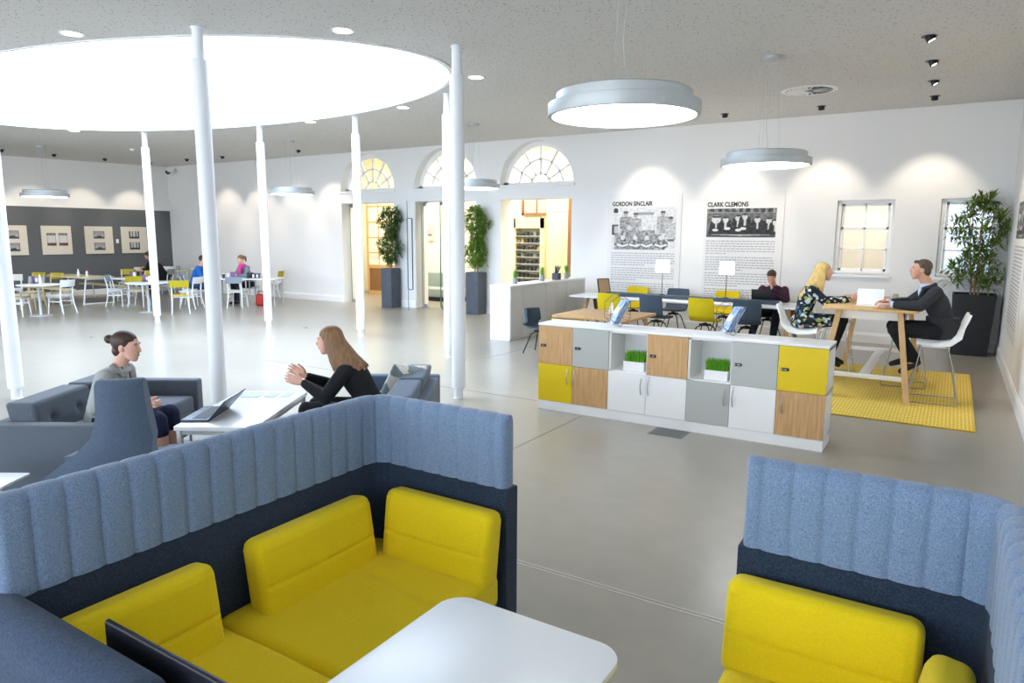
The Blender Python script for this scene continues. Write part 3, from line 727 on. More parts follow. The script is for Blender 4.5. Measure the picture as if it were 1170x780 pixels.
# ================================================================== FLUTED WHITE COUNTER
t = thing('counter_cabinet', 'long white storage counter with panelled side in front of the glass doorways', 'cabinet', (-7.30, 10.83, 0))
m = MB().b2((0, 0, 0), (.43, 3.1, 1.0)); obj('body', m, mTrim, t, bevel=.002, smooth=None)
mPanelShade = mat('shaded_white_panel', 'D9D7D3', .5)  # white side doors greyed, their shade put into the colour
for k in range(7): obj('door', MB().b2((.43, .01 + k * .4415, .02), (.446, .4415 * (k + 1) - .0, .985)), mPanelShade, t, bevel=.003, smooth=None)
obj('worktop', MB().b2((-.01, -.01, 1.0), (.45, 3.11, 1.025)), mTrim, t, bevel=.002)
def sprig(px, lab, seed, y):
    R_ = random.Random(seed); p = V((-7.08, y, 1.025))
    t = thing('potted_plant', lab, 'plant', p, 0, 'small plants in glass jars on the white counter')
    obj('glass_jar', MB().lathe([(.045, 0), (.05, .01), (.05, .12), (.044, .12), (.044, .02)], 20), mat('jar_glass', 'DDE7E8', .1, trans=.6), t)
    obj('pebbles', MB().lathe([(.043, .01), (.043, .05)], 14), mat('grey_pebbles', 'A9A9A4', .8, noise=(60, '6D6D6A', .5)), t)
    g = MB()
    for i in range(60):
        a = R_.uniform(0, 2 * pi); l = R_.uniform(.12, .27); o_ = V((cos(a), sin(a), 0)) * R_.uniform(.01, .07); b0 = V((0, 0, .04)); tip = b0 + o_ + V((0, 0, l)); mid = b0 + o_ * .35 + V((0, 0, l * .55)); s_ = V((-sin(a), cos(a), 0)) * .012
        g.add([b0, mid + s_, tip, mid - s_], [(0, 1, 2, 3)])
    obj('foliage', g, mLeafB2 := mat('fresh_green_leaf', '5FA02A', .5), t, smooth=None, merge=False)
for px, y, lab, sd in ((588, 11.35, 'small green plant in a glass jar, nearest on the white counter', 3), (615.5, 12.4, 'small green plant in a glass jar, middle of the white counter', 4), (639.5, 13.45, 'small green plant in a glass jar, farthest on the white counter', 5)): sprig(px, lab, sd, y)
t = thing('menu_holder', 'dark block of cutlery and menus standing on the white counter', 'cutlery holder', (-7.05, 12.95, 1.025))
obj('holder_box', MB().box((0, 0, .07), (.14, .14, .14)), mPlanter, t, bevel=.004)
m = MB()
for i in range(12): m.tube([(random.uniform(-.05, .05), random.uniform(-.05, .05), .1), (random.uniform(-.1, .1), random.uniform(-.06, .06), random.uniform(.24, .33))], [.006, .01], 6)
obj('utensil_bundle', m, mPlanter, t)

# ================================================================== TALL PLANTERS
LIM = [9, 9]; LW_ = [.013]
def lim(p): return V((min(p.x, LIM[0]), min(p.y, LIM[1]), p.z))
def leafcluster(g, c, R_, n, L_, droop):
    for i in range(n):
        a = R_.uniform(0, 2 * pi); el = R_.uniform(-.35, 1.2); d = V((cos(a) * cos(el), sin(a) * cos(el), sin(el))); l = L_ * R_.uniform(.7, 1.15)
        s_ = d.cross(V((0, 0, 1))).normalized() * LW_[0] * (l / .15); p0 = c + d * .01; p1 = c + d * l * .5 + V((0, 0, .02 * l)); p2 = c + d * l - V((0, 0, droop * l))
        g.add([lim(q_) for q_ in (p0, p1 + s_, p2, p1 - s_)], [(0, 1, 2, 3)])
def tallplant(name, lab, cat, loc, w0, w1, hp, z1, rx, mp_, ml, seed, rz=0, N=150, L_=.16, round_=False):
    R_ = random.Random(seed)
    t = thing(name, lab, cat, loc, rz)
    m = MB(); n = 5
    def sq(r, z): return [(a * r, b_ * r, z) for a, b_ in ((-.5, -.5), (.5, -.5), (.5, .5), (-.5, .5))]
    if round_:
        def sq(r, z): return [(r * .54 * cos(q), r * .54 * sin(q), z) for q in [2 * pi * j / 40 for j in range(40)]]
        def sq(r, z): return [(x, y, z) for x, y in rrect(-r / 2, -r / 2, r / 2, r / 2, .05, 5)]
    m.ring_loft([sq(w0, 0), sq(w0, .01), sq(w1, hp), sq(w1 - .05, hp), sq(w1 - .06, hp - .08)])
    obj('planter', m, mp_, t, bevel=0 if round_ else .006, smooth=30)
    obj('soil', MB().ring_loft([sq(w1 - .06, hp - .09), sq(w1 - .065, hp - .05)]), mSoil, t)
    for k in range(4):
        a = R_.uniform(0, 6); pts = [(.05 * cos(k * 1.6), .05 * sin(k * 1.6), hp - .06)]
        for q in range(1, 7): pts.append((pts[0][0] * (1 + q * .35) + R_.gauss(0, .015), pts[0][1] * (1 + q * .35) + R_.gauss(0, .015), lerp(hp - .06, z1 - .25, q / 6)))
        obj('stem', MB().tube(pts, [.017 - .0018 * q for q in range(7)], 8), mStem, t)
    LIM[:] = [XR - .02 - loc[0], YB - .02 - loc[1]]; g = MB()
    for i in range(N):
        u = (i + .5) / N; z = lerp(hp + .12, z1 - .08, u); rr = rx * (1 - .25 * abs(2 * u - 1) ** 2) * (.75 + .35 * sin(u * 11 + seed)); a = R_.uniform(0, 2 * pi); q = sqrt(R_.uniform(.05, 1)) * rr
        leafcluster(g, V((q * cos(a), q * sin(a), z + R_.gauss(0, .03))), R_, 15, L_, .25)
    obj('foliage', g, ml, t, smooth=None, merge=False); return t
tallplant('potted_plant', 'tall leafy plant in a dark square planter beside the first glass doorway', 'plant', (-12.77, 14.16, 0), .36, .37, 1.05, 2.66, .35, mPlanter, mLeafA, 11, 0, 250, .17)
tallplant('potted_plant', 'tall leafy plant in a dark square planter behind the double column', 'plant', (-9.97, 14.16, 0), .36, .37, 1.04, 2.66, .35, mPlanter, mLeafB, 12, 0, 250, .17)
LW_[0] = .010
tallplant('potted_plant', 'tall spiky plant in a black tapered planter in the right corner by the window', 'plant', (.33, 14.05, 0), .52, .62, 1.02, 2.66, .46, mPlanterD, mLeafC, 13, 0, 135, .25)
# ================================================================== WALL PANELS AND PRINTS
def photo(name, w_, h_, fn, parent, loc, nx=90, ny=60, rot=(0, 0, 0), label=None):
    "a flat printed picture in x (right), z (up): fn(u, v) -> grey 0..1, kept as a colour attribute of the print"
    vs = [(w_ * i / nx, 0, h_ * j / ny) for j in range(ny + 1) for i in range(nx + 1)]
    fs = [(j * (nx + 1) + i, j * (nx + 1) + i + 1, (j + 1) * (nx + 1) + i + 1, (j + 1) * (nx + 1) + i) for j in range(ny) for i in range(nx)]
    me = bpy.data.meshes.new(name); me.from_pydata(vs, [], fs)
    at_ = me.color_attributes.new('print', 'FLOAT_COLOR', 'POINT')
    for k, (x, y, z) in enumerate(vs):
        g = fn(x / w_, z / h_); g = g if isinstance(g, tuple) else (g, g, g); at_.data[k].color = (*[max(0, min(1, q)) ** 2.2 for q in g], 1)
    me.materials.append(mPrint); o = bpy.data.objects.new(name, me); C.objects.link(o); o.parent = parent; o.location = loc; o.rotation_euler = rot
    return o
mPrint = mat('printed_photograph', 'FFFFFF', .6); nt, b = nodes(mPrint); an = nt.nodes.new('ShaderNodeAttribute'); an.attribute_name = 'print'; nt.links.new(an.outputs['Color'], b.inputs['Base Color'])
mPoster = mat('poster_board', 'E6E5E3', .6)
def blob(u, v, cx, cy, rx, ry): return ((u - cx) / rx) ** 2 + ((v - cy) / ry) ** 2 < 1
def team(u, v):
    n = NZ.noise(V((u * 26, v * 20, 1))); g = .86 + .10 * n
    if blob(u, v, .06, .93, .04, .06): g = .25
    if u < .10 and .35 < v < .60: g = .3 if (v < .4 or v > .56 or u < .04) else .75
    if .40 < u < .66 and .82 < v < .89: g = .62
    for cx, cy, d in ((.22, .84, .34), (.38, .80, .42), (.80, .84, .42), (.92, .70, .5)):
        if abs(u - cx) < .09 and v < cy - .06 and v > cy - .45: g = d + .24 + .22 * n + .12 * NZ.noise(V((u * 70, v * 40, 3)))
        if blob(u, v, cx, cy, .035, .06): g = .66 + .1 * n
        if blob(u, v, cx, cy + .05, .04, .03): g = .35
    for cx, cy in ((.12, .45), (.28, .52), (.46, .50), (.60, .52), (.72, .42)):
        if abs(u - cx) < .075 and v < cy - .05: g = .60 + .25 * n + .15 * NZ.noise(V((u * 60, v * 50, 8)))
        if blob(u, v, cx, cy, .035, .06): g = .8
    for cx in (.18, .38, .56, .78):
        if blob(u, v, cx, .13, .11, .13): g = .52 + .4 * n + .15 * NZ.noise(V((u * 60, v * 50, 8)))
        if abs(v - .08 - .5 * abs(u - cx)) < .02 and abs(u - cx) < .09: g = .95
        if blob(u, v, cx, .28, .035, .055): g = .85
    if .88 < u < .98 and .2 < v < .26: g = .4
    return g
def lab_men(u, v):
    n = NZ.noise(V((u * 22, v * 12, 4))); g = .42 + .12 * n
    if v > .9 - .06 * u: g = .25 + .25 * (sin(u * 60) > .2) + .25 * n
    elif v > .84: g = .55
    if v < .10: g = .75 if v > .05 + .1 * abs(u - .5) else .3
    for cx, cy, s_ in ((.14, .62, 1.9), (.28, .60, 1.1), (.46, .66, 1.05), (.56, .70, 1), (.74, .60, 1.15), (.90, .56, 1.05), (.99, .5, 1)):
        if abs(u - cx) < .075 * (1 + (cy - v)) and .1 < v < cy: g = .18 + .12 * n
        if abs(u - cx) < .015 and cy - .3 < v < cy: g = .8
        if blob(u, v, cx, cy, .036 * s_, .105 * (1 + (s_ - 1) * .4)): g = .82 + .1 * n
        if blob(u, v, cx, cy + .09, .034 * s_, .035): g = .22
    for cx, cy in ((.13, .25), (.31, .3), (.47, .25), (.54, .3)):
        if blob(u, v, cx, cy, .045, .05): g = .88
    return g
def poster(name, x0, x1, z0, z1, title, pic, pw, lab, py, seed, side=None):
    R_ = random.Random(seed)
    t = thing(name, lab, 'poster', (x0, YB, z0), 0, None)
    W, H_ = x1 - x0, z1 - z0
    obj('board', MB().b2((0, -.018, 0), (W, -.002, H_)), mPoster, t, bevel=.002, smooth=None)
    text('title_lettering', title, .125, (pw[0], -.0195, pw[3] + .04), (rad(90), 0, 0), mInk, t, sx=.82)
    photo('photograph', pw[2], pw[3] - pw[1], pic, t, (pw[0], -.0195, pw[1]), 120, 76)
    m = MB(); z = pw[1] - .09; k = 0
    while z > .12:
        x = pw[0]; para = (k % 6 == 5)
        end = pw[0] + pw[2] * (1 if not para else R_.uniform(.3, .8))
        while x < end - .02:
            l = R_.uniform(.03, .09); m.add([(x, -.0192, z), (min(x + l, end), -.0192, z), (min(x + l, end), -.0192, z + .020), (x, -.0192, z + .020)], [(0, 1, 2, 3)]); x += l + .016
        z -= .05 if not para else .075; k += 1
        if para or z <= .12: obj('text_paragraph', m, mInkL, t, smooth=None); m = MB()
poster('wall_poster', -6.57, -4.9, .5, 2.83, 'GORDON SINCLAIR', team, (.10, 1.15, 1.46, 2.05), 'tall white wall poster headed GORDON SINCLAIR with a team photograph', 0, 1)
poster('wall_poster', -4.42, -2.86, .5, 2.83, 'CLARK CLEMONS', lab_men, (.06, 1.43, 1.36, 2.00), 'tall white wall poster headed CLARK CLEMONS with a photograph of men in suits', 0, 2)
# poster on the right wall, seen almost edge-on
t = thing('wall_poster', 'white text poster on the right-hand wall, cut by the picture edge', 'poster', (XR, 12.55, .62), rad(-90))
obj('board', MB().b2((0, -.018, 0), (1.9, -.002, 1.95)), mPoster, t, bevel=.002)
m = MB(); R_ = random.Random(9)
for k in range(22):
    x = .15
    while x < 1.7:
        l = R_.uniform(.03, .1); m.add([(x, -.0192, 1.2 - k * .05), (x + l, -.0192, 1.2 - k * .05), (x + l, -.0192, 1.22 - k * .05), (x, -.0192, 1.22 - k * .05)], [(0, 1, 2, 3)]); x += l + .016
obj('body_text', m, mInkL, t, smooth=None)
photo('photograph', 1.6, .5, lab_men, t, (.15, -.0195, 1.32), 60, 30)

# framed prints on the dark wall
mMount = mat('cream_mount', 'D9D2C2', .7)
def interior(u, v):
    g = .75 - .2 * v + .08 * NZ.noise(V((u * 9, v * 9, 2)))
    if v < .35 - .3 * abs(u - .5): g = .3
    for c in (.35, .5, .62):
        if blob(u, v, c, .32, .05, .12): g = .12
    if u < .06 or u > .94 or v < .06: g = .35
    return g
def windowpic(u, v):
    g = .25 + .1 * NZ.noise(V((u * 12, v * 12, 5)))
    for c in (.2, .5, .8):
        if abs(u - c) < .1 and v > .25: g = .78 - .2 * abs(u - .5)
    return g
def balcony(u, v):
    g = .8
    if v > .8: g = .35 + .2 * (sin(u * 40) > 0)
    if v < .22: g = (.45, .22, .2) if u > .4 else .35
    if .06 < u < .1 or .9 < u < .94: g = .4
    return g
def frame(y0, y1, pics, lab):
    z0, z1 = 1.28, 2.15; W = y1 - y0
    t = thing('framed_print', lab, 'framed print', (XL + .012, y0, z0), rad(90), 'square framed prints on the dark grey wall')
    obj('frame', MB().b2((0, -.03, 0), (W, -.0005, z1 - z0)), mat('frame_edge', '8B8780', .5), t, bevel=.002, smooth=None)
    obj('mount', MB().b2((.008, -.032, .008), (W - .008, -.03, z1 - z0 - .008)), mMount, t, smooth=None)
    for x, z, w_, h_, fn in pics: photo('photograph', w_, h_, fn, t, (x, -.0335, z), 30, 24)
two = lambda f: [(.27, .12, .34, .24, f), (.27, .48, .34, .24, f)]
frame(9.10, 9.93, two(interior), 'square framed print with two small photographs, leftmost on the dark wall')
frame(10.29, 11.15, [(.15, .27, .26, .38, balcony), (.48, .27, .26, .38, balcony)], 'square framed print with two tall photographs side by side on the dark wall')
frame(11.53, 12.41, two(interior), 'square framed print with two stacked photographs, left of the small white switch')
frame(12.66, 13.54, two(windowpic), 'square framed print with two dark window photographs, right of the small white switch')
t = thing('wall_switch', 'small white switch plate on the dark grey wall between two prints', 'switch', (XL + .012, 12.5, 1.68), rad(90))
obj('switch_plate', MB().rbox((.05, -.008, 0), (.09, .015, .13), .006, 2), mTrim, t); obj('rocker', MB().box((.05, -.018, 0), (.03, .006, .05)), mTrim, t)

# ================================================================== BEYOND THE DOORWAYS
def PY(x, y, Y):
    d = ray(x, y); return V((0, 0, CAMZ)) + d * (Y / d.y)
# timber glazed door behind doorway one
t = thing('glazed_timber_door', 'brown timber door with twelve glass panes beyond the first doorway', 'door', (-16.35, 17.0, 0))
m = MB(); W, H_ = 1.5, 2.9
for x_ in (0, W - .09): m.b2((x_, 0, 0), (x_ + .09, .05, H_))
for x_ in (W / 3, 2 * W / 3): m.b2((x_, .005, .9), (x_ + .04, .045, H_))
for z_ in (0, .85, 1.33, 1.82, 2.31, H_ - .09): m.b2((0, .005, z_), (W, .045, z_ + (.12 if z_ < 1 else .045)))
obj('door_frame', m, mOakD, t, bevel=.003, smooth=None); obj('lower_panel', MB().b2((.08, .015, .1), (W - .08, .035, .86)), mOakDk, t)
obj('pane', MB().b2((.08, .02, .95), (W - .08, .026, H_ - .08)), mat('obscured_pane', 'DDD4B4', .4, emit=('F2E6BC', .35)), t)
for z_ in (1.15, 1.2, 1.45): obj('pane_notice', MB().b2((.2, .012, z_), (W - .2, .016, z_ + .02)), mInkL, t)
# sofa and picture beyond doorway two
t = thing('corridor_sofa', 'grey-green sofa seen through the second glass doorway', 'sofa', (-13.0, 16.6, 0))
m = MB(); m.rbox((0, 0, .25), (1.7, .8, .26), .05, 3); obj('seat', m, mSofaG := mat('grey_green_fabric', '9AA39A', .9), t)
obj('backrest', MB().rbox((0, .32, .58), (1.7, .2, .5), .06, 3), mSofaG, t)
obj('base', MB().b2((-.8, -.35, 0), (.8, .4, .13)), mBlk, t)
t = thing('framed_print', 'small framed print on the cream wall beyond the second doorway', 'framed print', (-14.53, 17.88, 1.74))
obj('frame', MB().b2((0, -.03, 0), (.30, 0, .56)), mat('silver_frame', 'BDBDB6', .4, .5), t, smooth=None); obj('mount', MB().b2((.02, -.033, .02), (.28, -.03, .54)), mMount, t)
photo('photograph', .16, .24, windowpic, t, (.07, -.035, .16), 20, 20)
# display cabinet, cream door leaf and timber window beyond doorway three
t = thing('display_cabinet', 'cream display cabinet with eight shelves of dark goods beyond the third doorway', 'cabinet', (-10.66, 17.0, 0))
m = MB(); W, H_ = 1.0, 2.42
m.b2((0, .3, 0), (W, .34, H_)); m.b2((0, 0, 0), (.06, .34, H_)); m.b2((W - .14, 0, 0), (W, .34, H_)); m.b2((0, 0, H_ - .28), (W, .34, H_)); m.b2((0, 0, 0), (W, .34, .5))
obj('cabinet_body', m, mCreamP, t, bevel=.003, smooth=None)
sh = MB(); ROW = []
for k in range(8):
    z = .55 + k * .195; sh.b2((.06, .0, z), (W - .14, .3, z + .012)); ROW.append(z + .012)
obj('shelves', sh, mTrim, t, smooth=None)
m = MB()
for q in range(16): m.box((.14 + q * .042, -.001, H_ - .15), (.022 if q % 5 else .001, .002, .035))
obj('header_lettering', m, mInkL, t, smooth=None)
m = MB()
for z_ in (1.2, 1.6, 2.0): m.lathe([(.0001, 0), (.012, 0), (.012, .02)], 10, (W - .05, -.01, z_))
obj('cabinet_buttons', m, mBlk, t)
R_ = random.Random(5); gm = [mat('dark_pack', '3A3C3C', .6), mat('tan_pack', 'B58F55', .6), mat('grey_pack', '7B7F7B', .6)]
gb = [MB().rbox((0, .06, .06), (.1, .12, .12), .012, 2), MB().rbox((0, .06, .045), (.13, .12, .09), .03, 3)]
gme = {}
rown = ['bottom', 'second', 'third', 'fourth', 'fifth', 'sixth', 'seventh', 'top']
for k, z in enumerate(ROW):
    for q in range(6):
        ki = R_.choice((0, 0, 2, 0, 1 if k in (5, 6) else 0)); sh_ = R_.randrange(2)
        if (ki, sh_) not in gme: gme[(ki, sh_)] = mesh('boxed_goods', gb[sh_]); gme[(ki, sh_)].materials.append(gm[ki])
        o = bpy.data.objects.new('boxed_goods', gme[(ki, sh_)]); C.objects.link(o); o.location = (-10.66 + .13 + q * .133, 17.04, z)
        tag(o, '%s pack, %s on the %s shelf of the cream display cabinet' % (('dark', 'tan', 'grey')[ki], ('leftmost', 'second from left', 'third from left', 'third from right', 'second from right', 'rightmost')[q], rown[k]), 'package', 'packs on the %s shelf of the display cabinet' % rown[k])
t = thing('cream_door', 'cream panelled door standing right of the display cabinet beyond the third doorway', 'door', (-9.62, 17.05, 0))
m = MB().b2((0, 0, 0), (.95, .05, 3.0)); obj('door_leaf', m, mCreamP, t, bevel=.004); m = MB()
for a, b_ in (((.13, -.012, .2), (.82, 0, .22)), ((.13, -.012, 2.6), (.82, 0, 2.62)), ((.13, -.012, .2), (.15, 0, 2.62)), ((.80, -.012, .2), (.82, 0, 2.62))): m.b2(a, b_)
obj('panel_moulding', m, mCream, t, smooth=None)
t = thing('timber_window', 'brown timber window above the display cabinet beyond the third doorway', 'window', (-10.9, 17.8, 2.52))
m = MB(); 
for a, b_ in (((0, 0, 0), (1.35, .06, .07)), ((0, 0, .8), (1.35, .06, .87)), ((0, 0, 0), (.08, .06, .87)), ((1.27, 0, 0), (1.35, .06, .87)), ((.98, 0, 0), (1.06, .06, .87)), ((.5, 0, 0), (.53, .06, .87))): m.b2(a, b_)
obj('window_frame', m, mOakDk, t, bevel=.003); obj('pane', MB().b2((.06, .02, .05), (1.3, .03, .82)), mat('grey_pane', 'A7A7A0', .15), t)
t = thing('timber_post', 'brown timber door edge at the right side of the third doorway', 'door frame', (-8.72, 16.6, 0))
obj('post', MB().b2((0, 0, 0), (.12, .2, 2.95)), mOakDk, t, bevel=.004); obj('hinges', MB().b2((-.01, .02, .6), (0, .06, .72)).b2((-.01, .02, 1.5), (0, .06, 1.62)).b2((-.01, .02, 2.4), (0, .06, 2.52)), mChrome, t)

# ================================================================== CAFE CHAIRS AND TABLES
mCreamW = mat('pale_painted_wood', 'DAD8CC', .5); mCafeW = mat('white_painted_wood', 'EAECEC', .45)
mCafeG = mat('grey_painted_wood', '8D98A2', .5); mCafeY = mat('mustard_painted_wood', 'B9A81C', .5); mBeech = mat('beech_seat', 'CDBB94', .5)
def cafe_chair(loc, rz, lab, mb_, ms_, mf_=None):
    "faces +x; four tapered legs, curved back rail on the raked rear legs"
    mf_ = mf_ or mCafeW
    t = thing('cafe_chair', lab, 'chair', loc, rz, 'wooden cafe chairs around the far tables')
    st = MB(); st.rbox((0, 0, .452), (.41, .41, .022), .01, 2, 6, fn=lambda p: V((p[0], p[1] * (1 + .12 * p[0] / .2), p[2] + .012 * (p[0] / .2) ** 2 - .01))); obj('seat', st, ms_, t)
    obj('seat_frame', MB().b2((-.16, -.17, .405), (.17, .17, .438)), mf_, t, bevel=.004)
    for s_ in (-1, 1):
        obj('leg', MB().tube([(.19, s_ * .20, 0), (.165, s_ * .165, .43)], [.013, .019], 8), mf_, t)
        obj('leg', MB().tube([(-.25, s_ * .20, 0), (-.19, s_ * .18, .25), (-.17, s_ * .175, .45), (-.20, s_ * .175, .66), (-.245, s_ * .175, .80)], [.013, .018, .02, .017, .013], 8), mf_, t)
    for s_ in (-1, 1): obj('side_rail', MB().box((0, s_ * .17, .30), (.34, .018, .03)), mf_, t, smooth=None)
    rings = []
    for i in range(13):
        u = -1 + 2 * i / 12; y = u * .215; xb = -.235 - .045 * (1 - u * u)
        rings.append([(xb + dx - .05 * (z - .66) / .16 * .7 + .02, y, z) for dx, z in ((-.008, .655), (.008, .655), (.010, .74), (.008, .825), (-.008, .825), (-.006, .74))])
    obj('backrest', MB().ring_loft(rings), mb_, t, smooth=40); return t
def hd(dx, dy): return math.atan2(dy, dx)
def cc(px, py, h, lab, mb_, ms_, mf_=None):
    p = G(px, py); cafe_chair((p.x, p.y, 0), rad(h), lab, mb_, ms_, mf_)
YD = math.degrees(YAW)
def ccl(a, D_, h, lab, mb_, ms_): cafe_chair(LF(a, D_), rad(h), lab, mb_, ms_)
cc(71, 358, 200, 'white wooden cafe chair with white back, pulled out from the nearest far-left round table', mCafeW, mCafeW)
cc(21, 361, YD + 10, 'wooden cafe chair with yellow seat partly behind the left edge column', mCafeW, mBeech)
cc(38, 353, YD - 90, 'cafe chair with blue-grey back facing us behind the far-left round table', mCafeG, mBeech, mBeech)
cc(17, 349, YD - 60, 'cafe chair with pale cream back, farthest left behind the column', mCreamW, mCafeW)
cc(39, 345, YD - 100, 'cafe chair with mustard back, left one of two by the benches', mCafeY, mBeech, mBeech)
cc(60, 346, YD - 100, 'cafe chair with mustard back, right one of two by the benches', mCafeY, mBeech, mBeech)
cc(136, 349.5, YD + 5, 'cafe chair with grey back beside the long bench table, facing the round tables', mCafeG, mCafeW)
cc(160, 350, YD + 95, 'pale cafe chair pushed under the nearer round table left of the slim column', mCafeY, mBeech)
cc(146, 338, YD - 75, 'cafe chair with mustard back behind the farther round table', mCafeY, mBeech)
cc(152, 334, YD - 95, 'cafe chair with cream back against the dark wall, behind a mustard one', mCreamW, mCafeW)
cc(168, 341, YD - 100, 'cafe chair with mustard back just left of the slim column', mCafeY, mBeech)
cc(207, 358, YD + 115, 'white cafe chair with yellow back and yellow seat right of the slim column', mCafeY, mat('yellow_seat', 'DDBE2A', .5))
cc(219, 352, YD + 170, 'white cafe chair seen side-on just left of the big column', mCafeW, mCafeW)
cc(191, 332.5, YD - 90, 'cafe chair with white back behind the far wooden table', mCafeW, mCafeW)
cc(207, 331.5, YD - 90, 'cafe chair with grey back behind the far wooden table', mCafeG, mCafeW)
cc(219, 334, YD - 110, 'cafe chair with pale back at the end of the far wooden table', mCreamW, mCafeW)
ccl(-8.76, 19.05, YD + 10, 'cafe chair on which the person in the blue jumper sits', mCafeG, mCreamW)
ccl(-7.30, 18.50, YD + 92, 'white cafe chair with grey back, its back to us at the far table', mCafeG, mCreamW)
ccl(-7.45, 19.85, YD - 90, 'cafe chair on which the person in the pink scarf sits', mCafeG, mCreamW)
cc(314, 340, YD + 175, 'cafe chair with yellow back beside the slim column and end wall', mCafeY, mCreamW)

def round_table(px, py, D_, lab):
    p = G(px, py, .74); t = thing('cafe_table', lab, 'table', (p.x, p.y, 0), 0, 'small white cafe tables')
    obj('tabletop', MB().lathe([(D_ / 2 - .01, .715), (D_ / 2, .72), (D_ / 2, .735), (D_ / 2 - .005, .74)], 40), mTab, t)
    obj('pedestal', MB().lathe([(.24, 0), (.24, .012), (.04, .025), (.03, .05), (.03, .70), (.1, .715)], 24), mAlu, t); return p
T1 = round_table(43.5, 324.7, .88, 'white round cafe table nearest the left edge, white chair pulled out')
T3 = round_table(146, 317.3, .80, 'white round cafe table farther back, left of the slim column')
T4 = round_table(168, 322.5, .98, 'white round cafe table partly behind the slim column')
def rect_table(loc, rz, L, W_, lab, mt, group=None):
    t = thing('bench_table' if L > 1.5 else 'square_table', lab, 'table', loc, rz, group)
    obj('tabletop', MB().rbox((0, 0, .725), (L, W_, .03), .008, 2), mt, t)
    fm = MB()
    for s_ in (-1, 1):
        x = s_ * (L / 2 - .06)
        fr = MB()
        for u in (-1, 1): fr.tube([(x, u * (W_ / 2 - .02), 0), (x, u * (W_ / 2 - .12), .71)], .022, 6)
        fr.tube([(x, -(W_ / 2 - .13), .69), (x, W_ / 2 - .13, .69)], .02, 6); fr.tube([(x, -(W_ / 2 - .02), .02), (x, W_ / 2 - .02, .02)], .02, 6)
        obj('leg_frame', fr, mCafeW, t)
    return t
BT = (-21.05, 10.2, 0)
rect_table(BT, 0, 2.4, .86, 'long pale wooden-topped table with white frame before the dark picture wall', mat('pale_oak_top', 'D8CBA6', .45))
def bench(loc, rz, lab):
    t = thing('bench', lab, 'bench', loc, rz, 'pale wooden benches beside the long table')
    obj('seat', MB().rbox((0, 0, .435), (2.3, .32, .035), .008, 2), MATS['pale_oak_top'], t)
    for s_ in (-1, 1):
        m = MB(); x = s_ * .9
        m.tube([(x, -.15, .02), (x, .15, .02), (x, .11, .41), (x, -.11, .41)], .018, 6, closed=True); obj('leg_frame', m, mCafeW, t)
bench((-21.05, 9.45, 0), 0, 'pale wooden bench on the near side of the long pale table')
bench((-21.05, 10.98, 0), 0, 'pale wooden bench on the far side of the long pale table')
p = G(200, 308.2, .74); rect_table((p.x - .15, p.y - .3, 0), YAW, 1.8, .55, 'far wooden table in the corner where the person in black sits', MATS['pale_oak_top'])
T6 = []
for px, lab in ((261, 'square white table between the two far diners, left of a joined pair'), (299, 'square white table beside the slim column, right of a joined pair')):
    p = LF((px - 585) * 19.0 / 797, 19.15 if px < 280 else 19.2); T6.append(p)
    t = thing('square_table', lab, 'table', (p.x, p.y, 0), YAW, 'small white cafe tables')
    obj('tabletop', MB().rbox((0, 0, .725), (.86, .80, .03), .008, 2), mTab, t)
    for sx in (-1, 1):
        for sy in (-1, 1): obj('leg', MB().tube([(sx * .38, sy * .35, 0), (sx * .38, sy * .35, .71)], .02, 8), mAlu, t)
# things on the far tables
def bottle(p, lab, cap, body=None):
    t = thing('condiment_bottle', lab, 'bottle', p, 0, 'condiment bottles on the cafe tables')
    obj('bottle_body', MB().lathe([(.03, 0), (.032, .01), (.032, .12), (.018, .15)], 14), body or mWhite, t); obj('bottle_cap', MB().lathe([(.018, .15), (.016, .19), (.006, .21)], 12), cap, t)
mRed = mat('red_plastic', 'B0281E', .4); mVio = mat('violet_card', '7C5A86', .6)
def caddy(p, lab, rz=0):
    t = thing('menu_stand', lab, 'menu stand', p, rz, 'small stands of menus and sachets on the cafe tables')
    obj('stand_base', MB().b2((-.08, -.05, 0), (.08, .05, .02)), mBlk, t); obj('menu_card', MB().b2((-.07, -.03, .02), (.07, -.026, .17)), mVio, t); obj('sachets', MB().rbox((0, .015, .07), (.12, .05, .1), .012, 2), mPaper, t)
tz = V((0, 0, .741))
def on(px, py, z=.741): return G(px, py, z)
caddy(on(40, 323.5), 'small stand of menus on the nearest far-left round table'); bottle(on(46, 323.6), 'white bottle on the far-left round table', mWhite)
bottle((-20.6, 10.05, .741), 'white-capped bottle standing on the long pale table', mWhite); bottle((-20.45, 10.2, .741), 'red-topped bottle standing on the long pale table', mRed)
caddy(on(151, 316.8), 'small stand of menus on the farther round table'); bottle(on(154, 317), 'bottle beside the stand on the farther round table', mBlk)
caddy(on(166, 321.5), 'small stand of menus on the round table by the slim column'); bottle(on(171, 322), 'red-capped bottle on the round table by the slim column', mRed)
z6 = V((0, 0, .741))
def t6(px, D_): q = LF((px - 585) * D_ / 797, D_); return (q.x, q.y, .741)
for px, lab in ((255, 'dark cup left end'), (262, 'dark cup')): pass
cupm = mat('takeaway_cup', '3A3E46', .5)
def cup(p, lab, m_):
    t = thing('drink_cup', lab, 'cup', p, 0, 'cups on the far diners table'); obj('cup_body', MB().lathe([(.03, 0), (.042, .11)], 16), m_, t); obj('cup_lid', MB().lathe([(.045, .11), (.045, .12), (.03, .125)], 16), mWhite, t)
cup(t6(256, 19.1), 'dark cup on the far white table next to the big column', cupm); cup(t6(261, 19.2), 'pale cup on the far white table between the two diners', mWhite)
caddy(t6(267, 19.1), 'stand of purple menus in front of the person in the pink scarf', YAW)
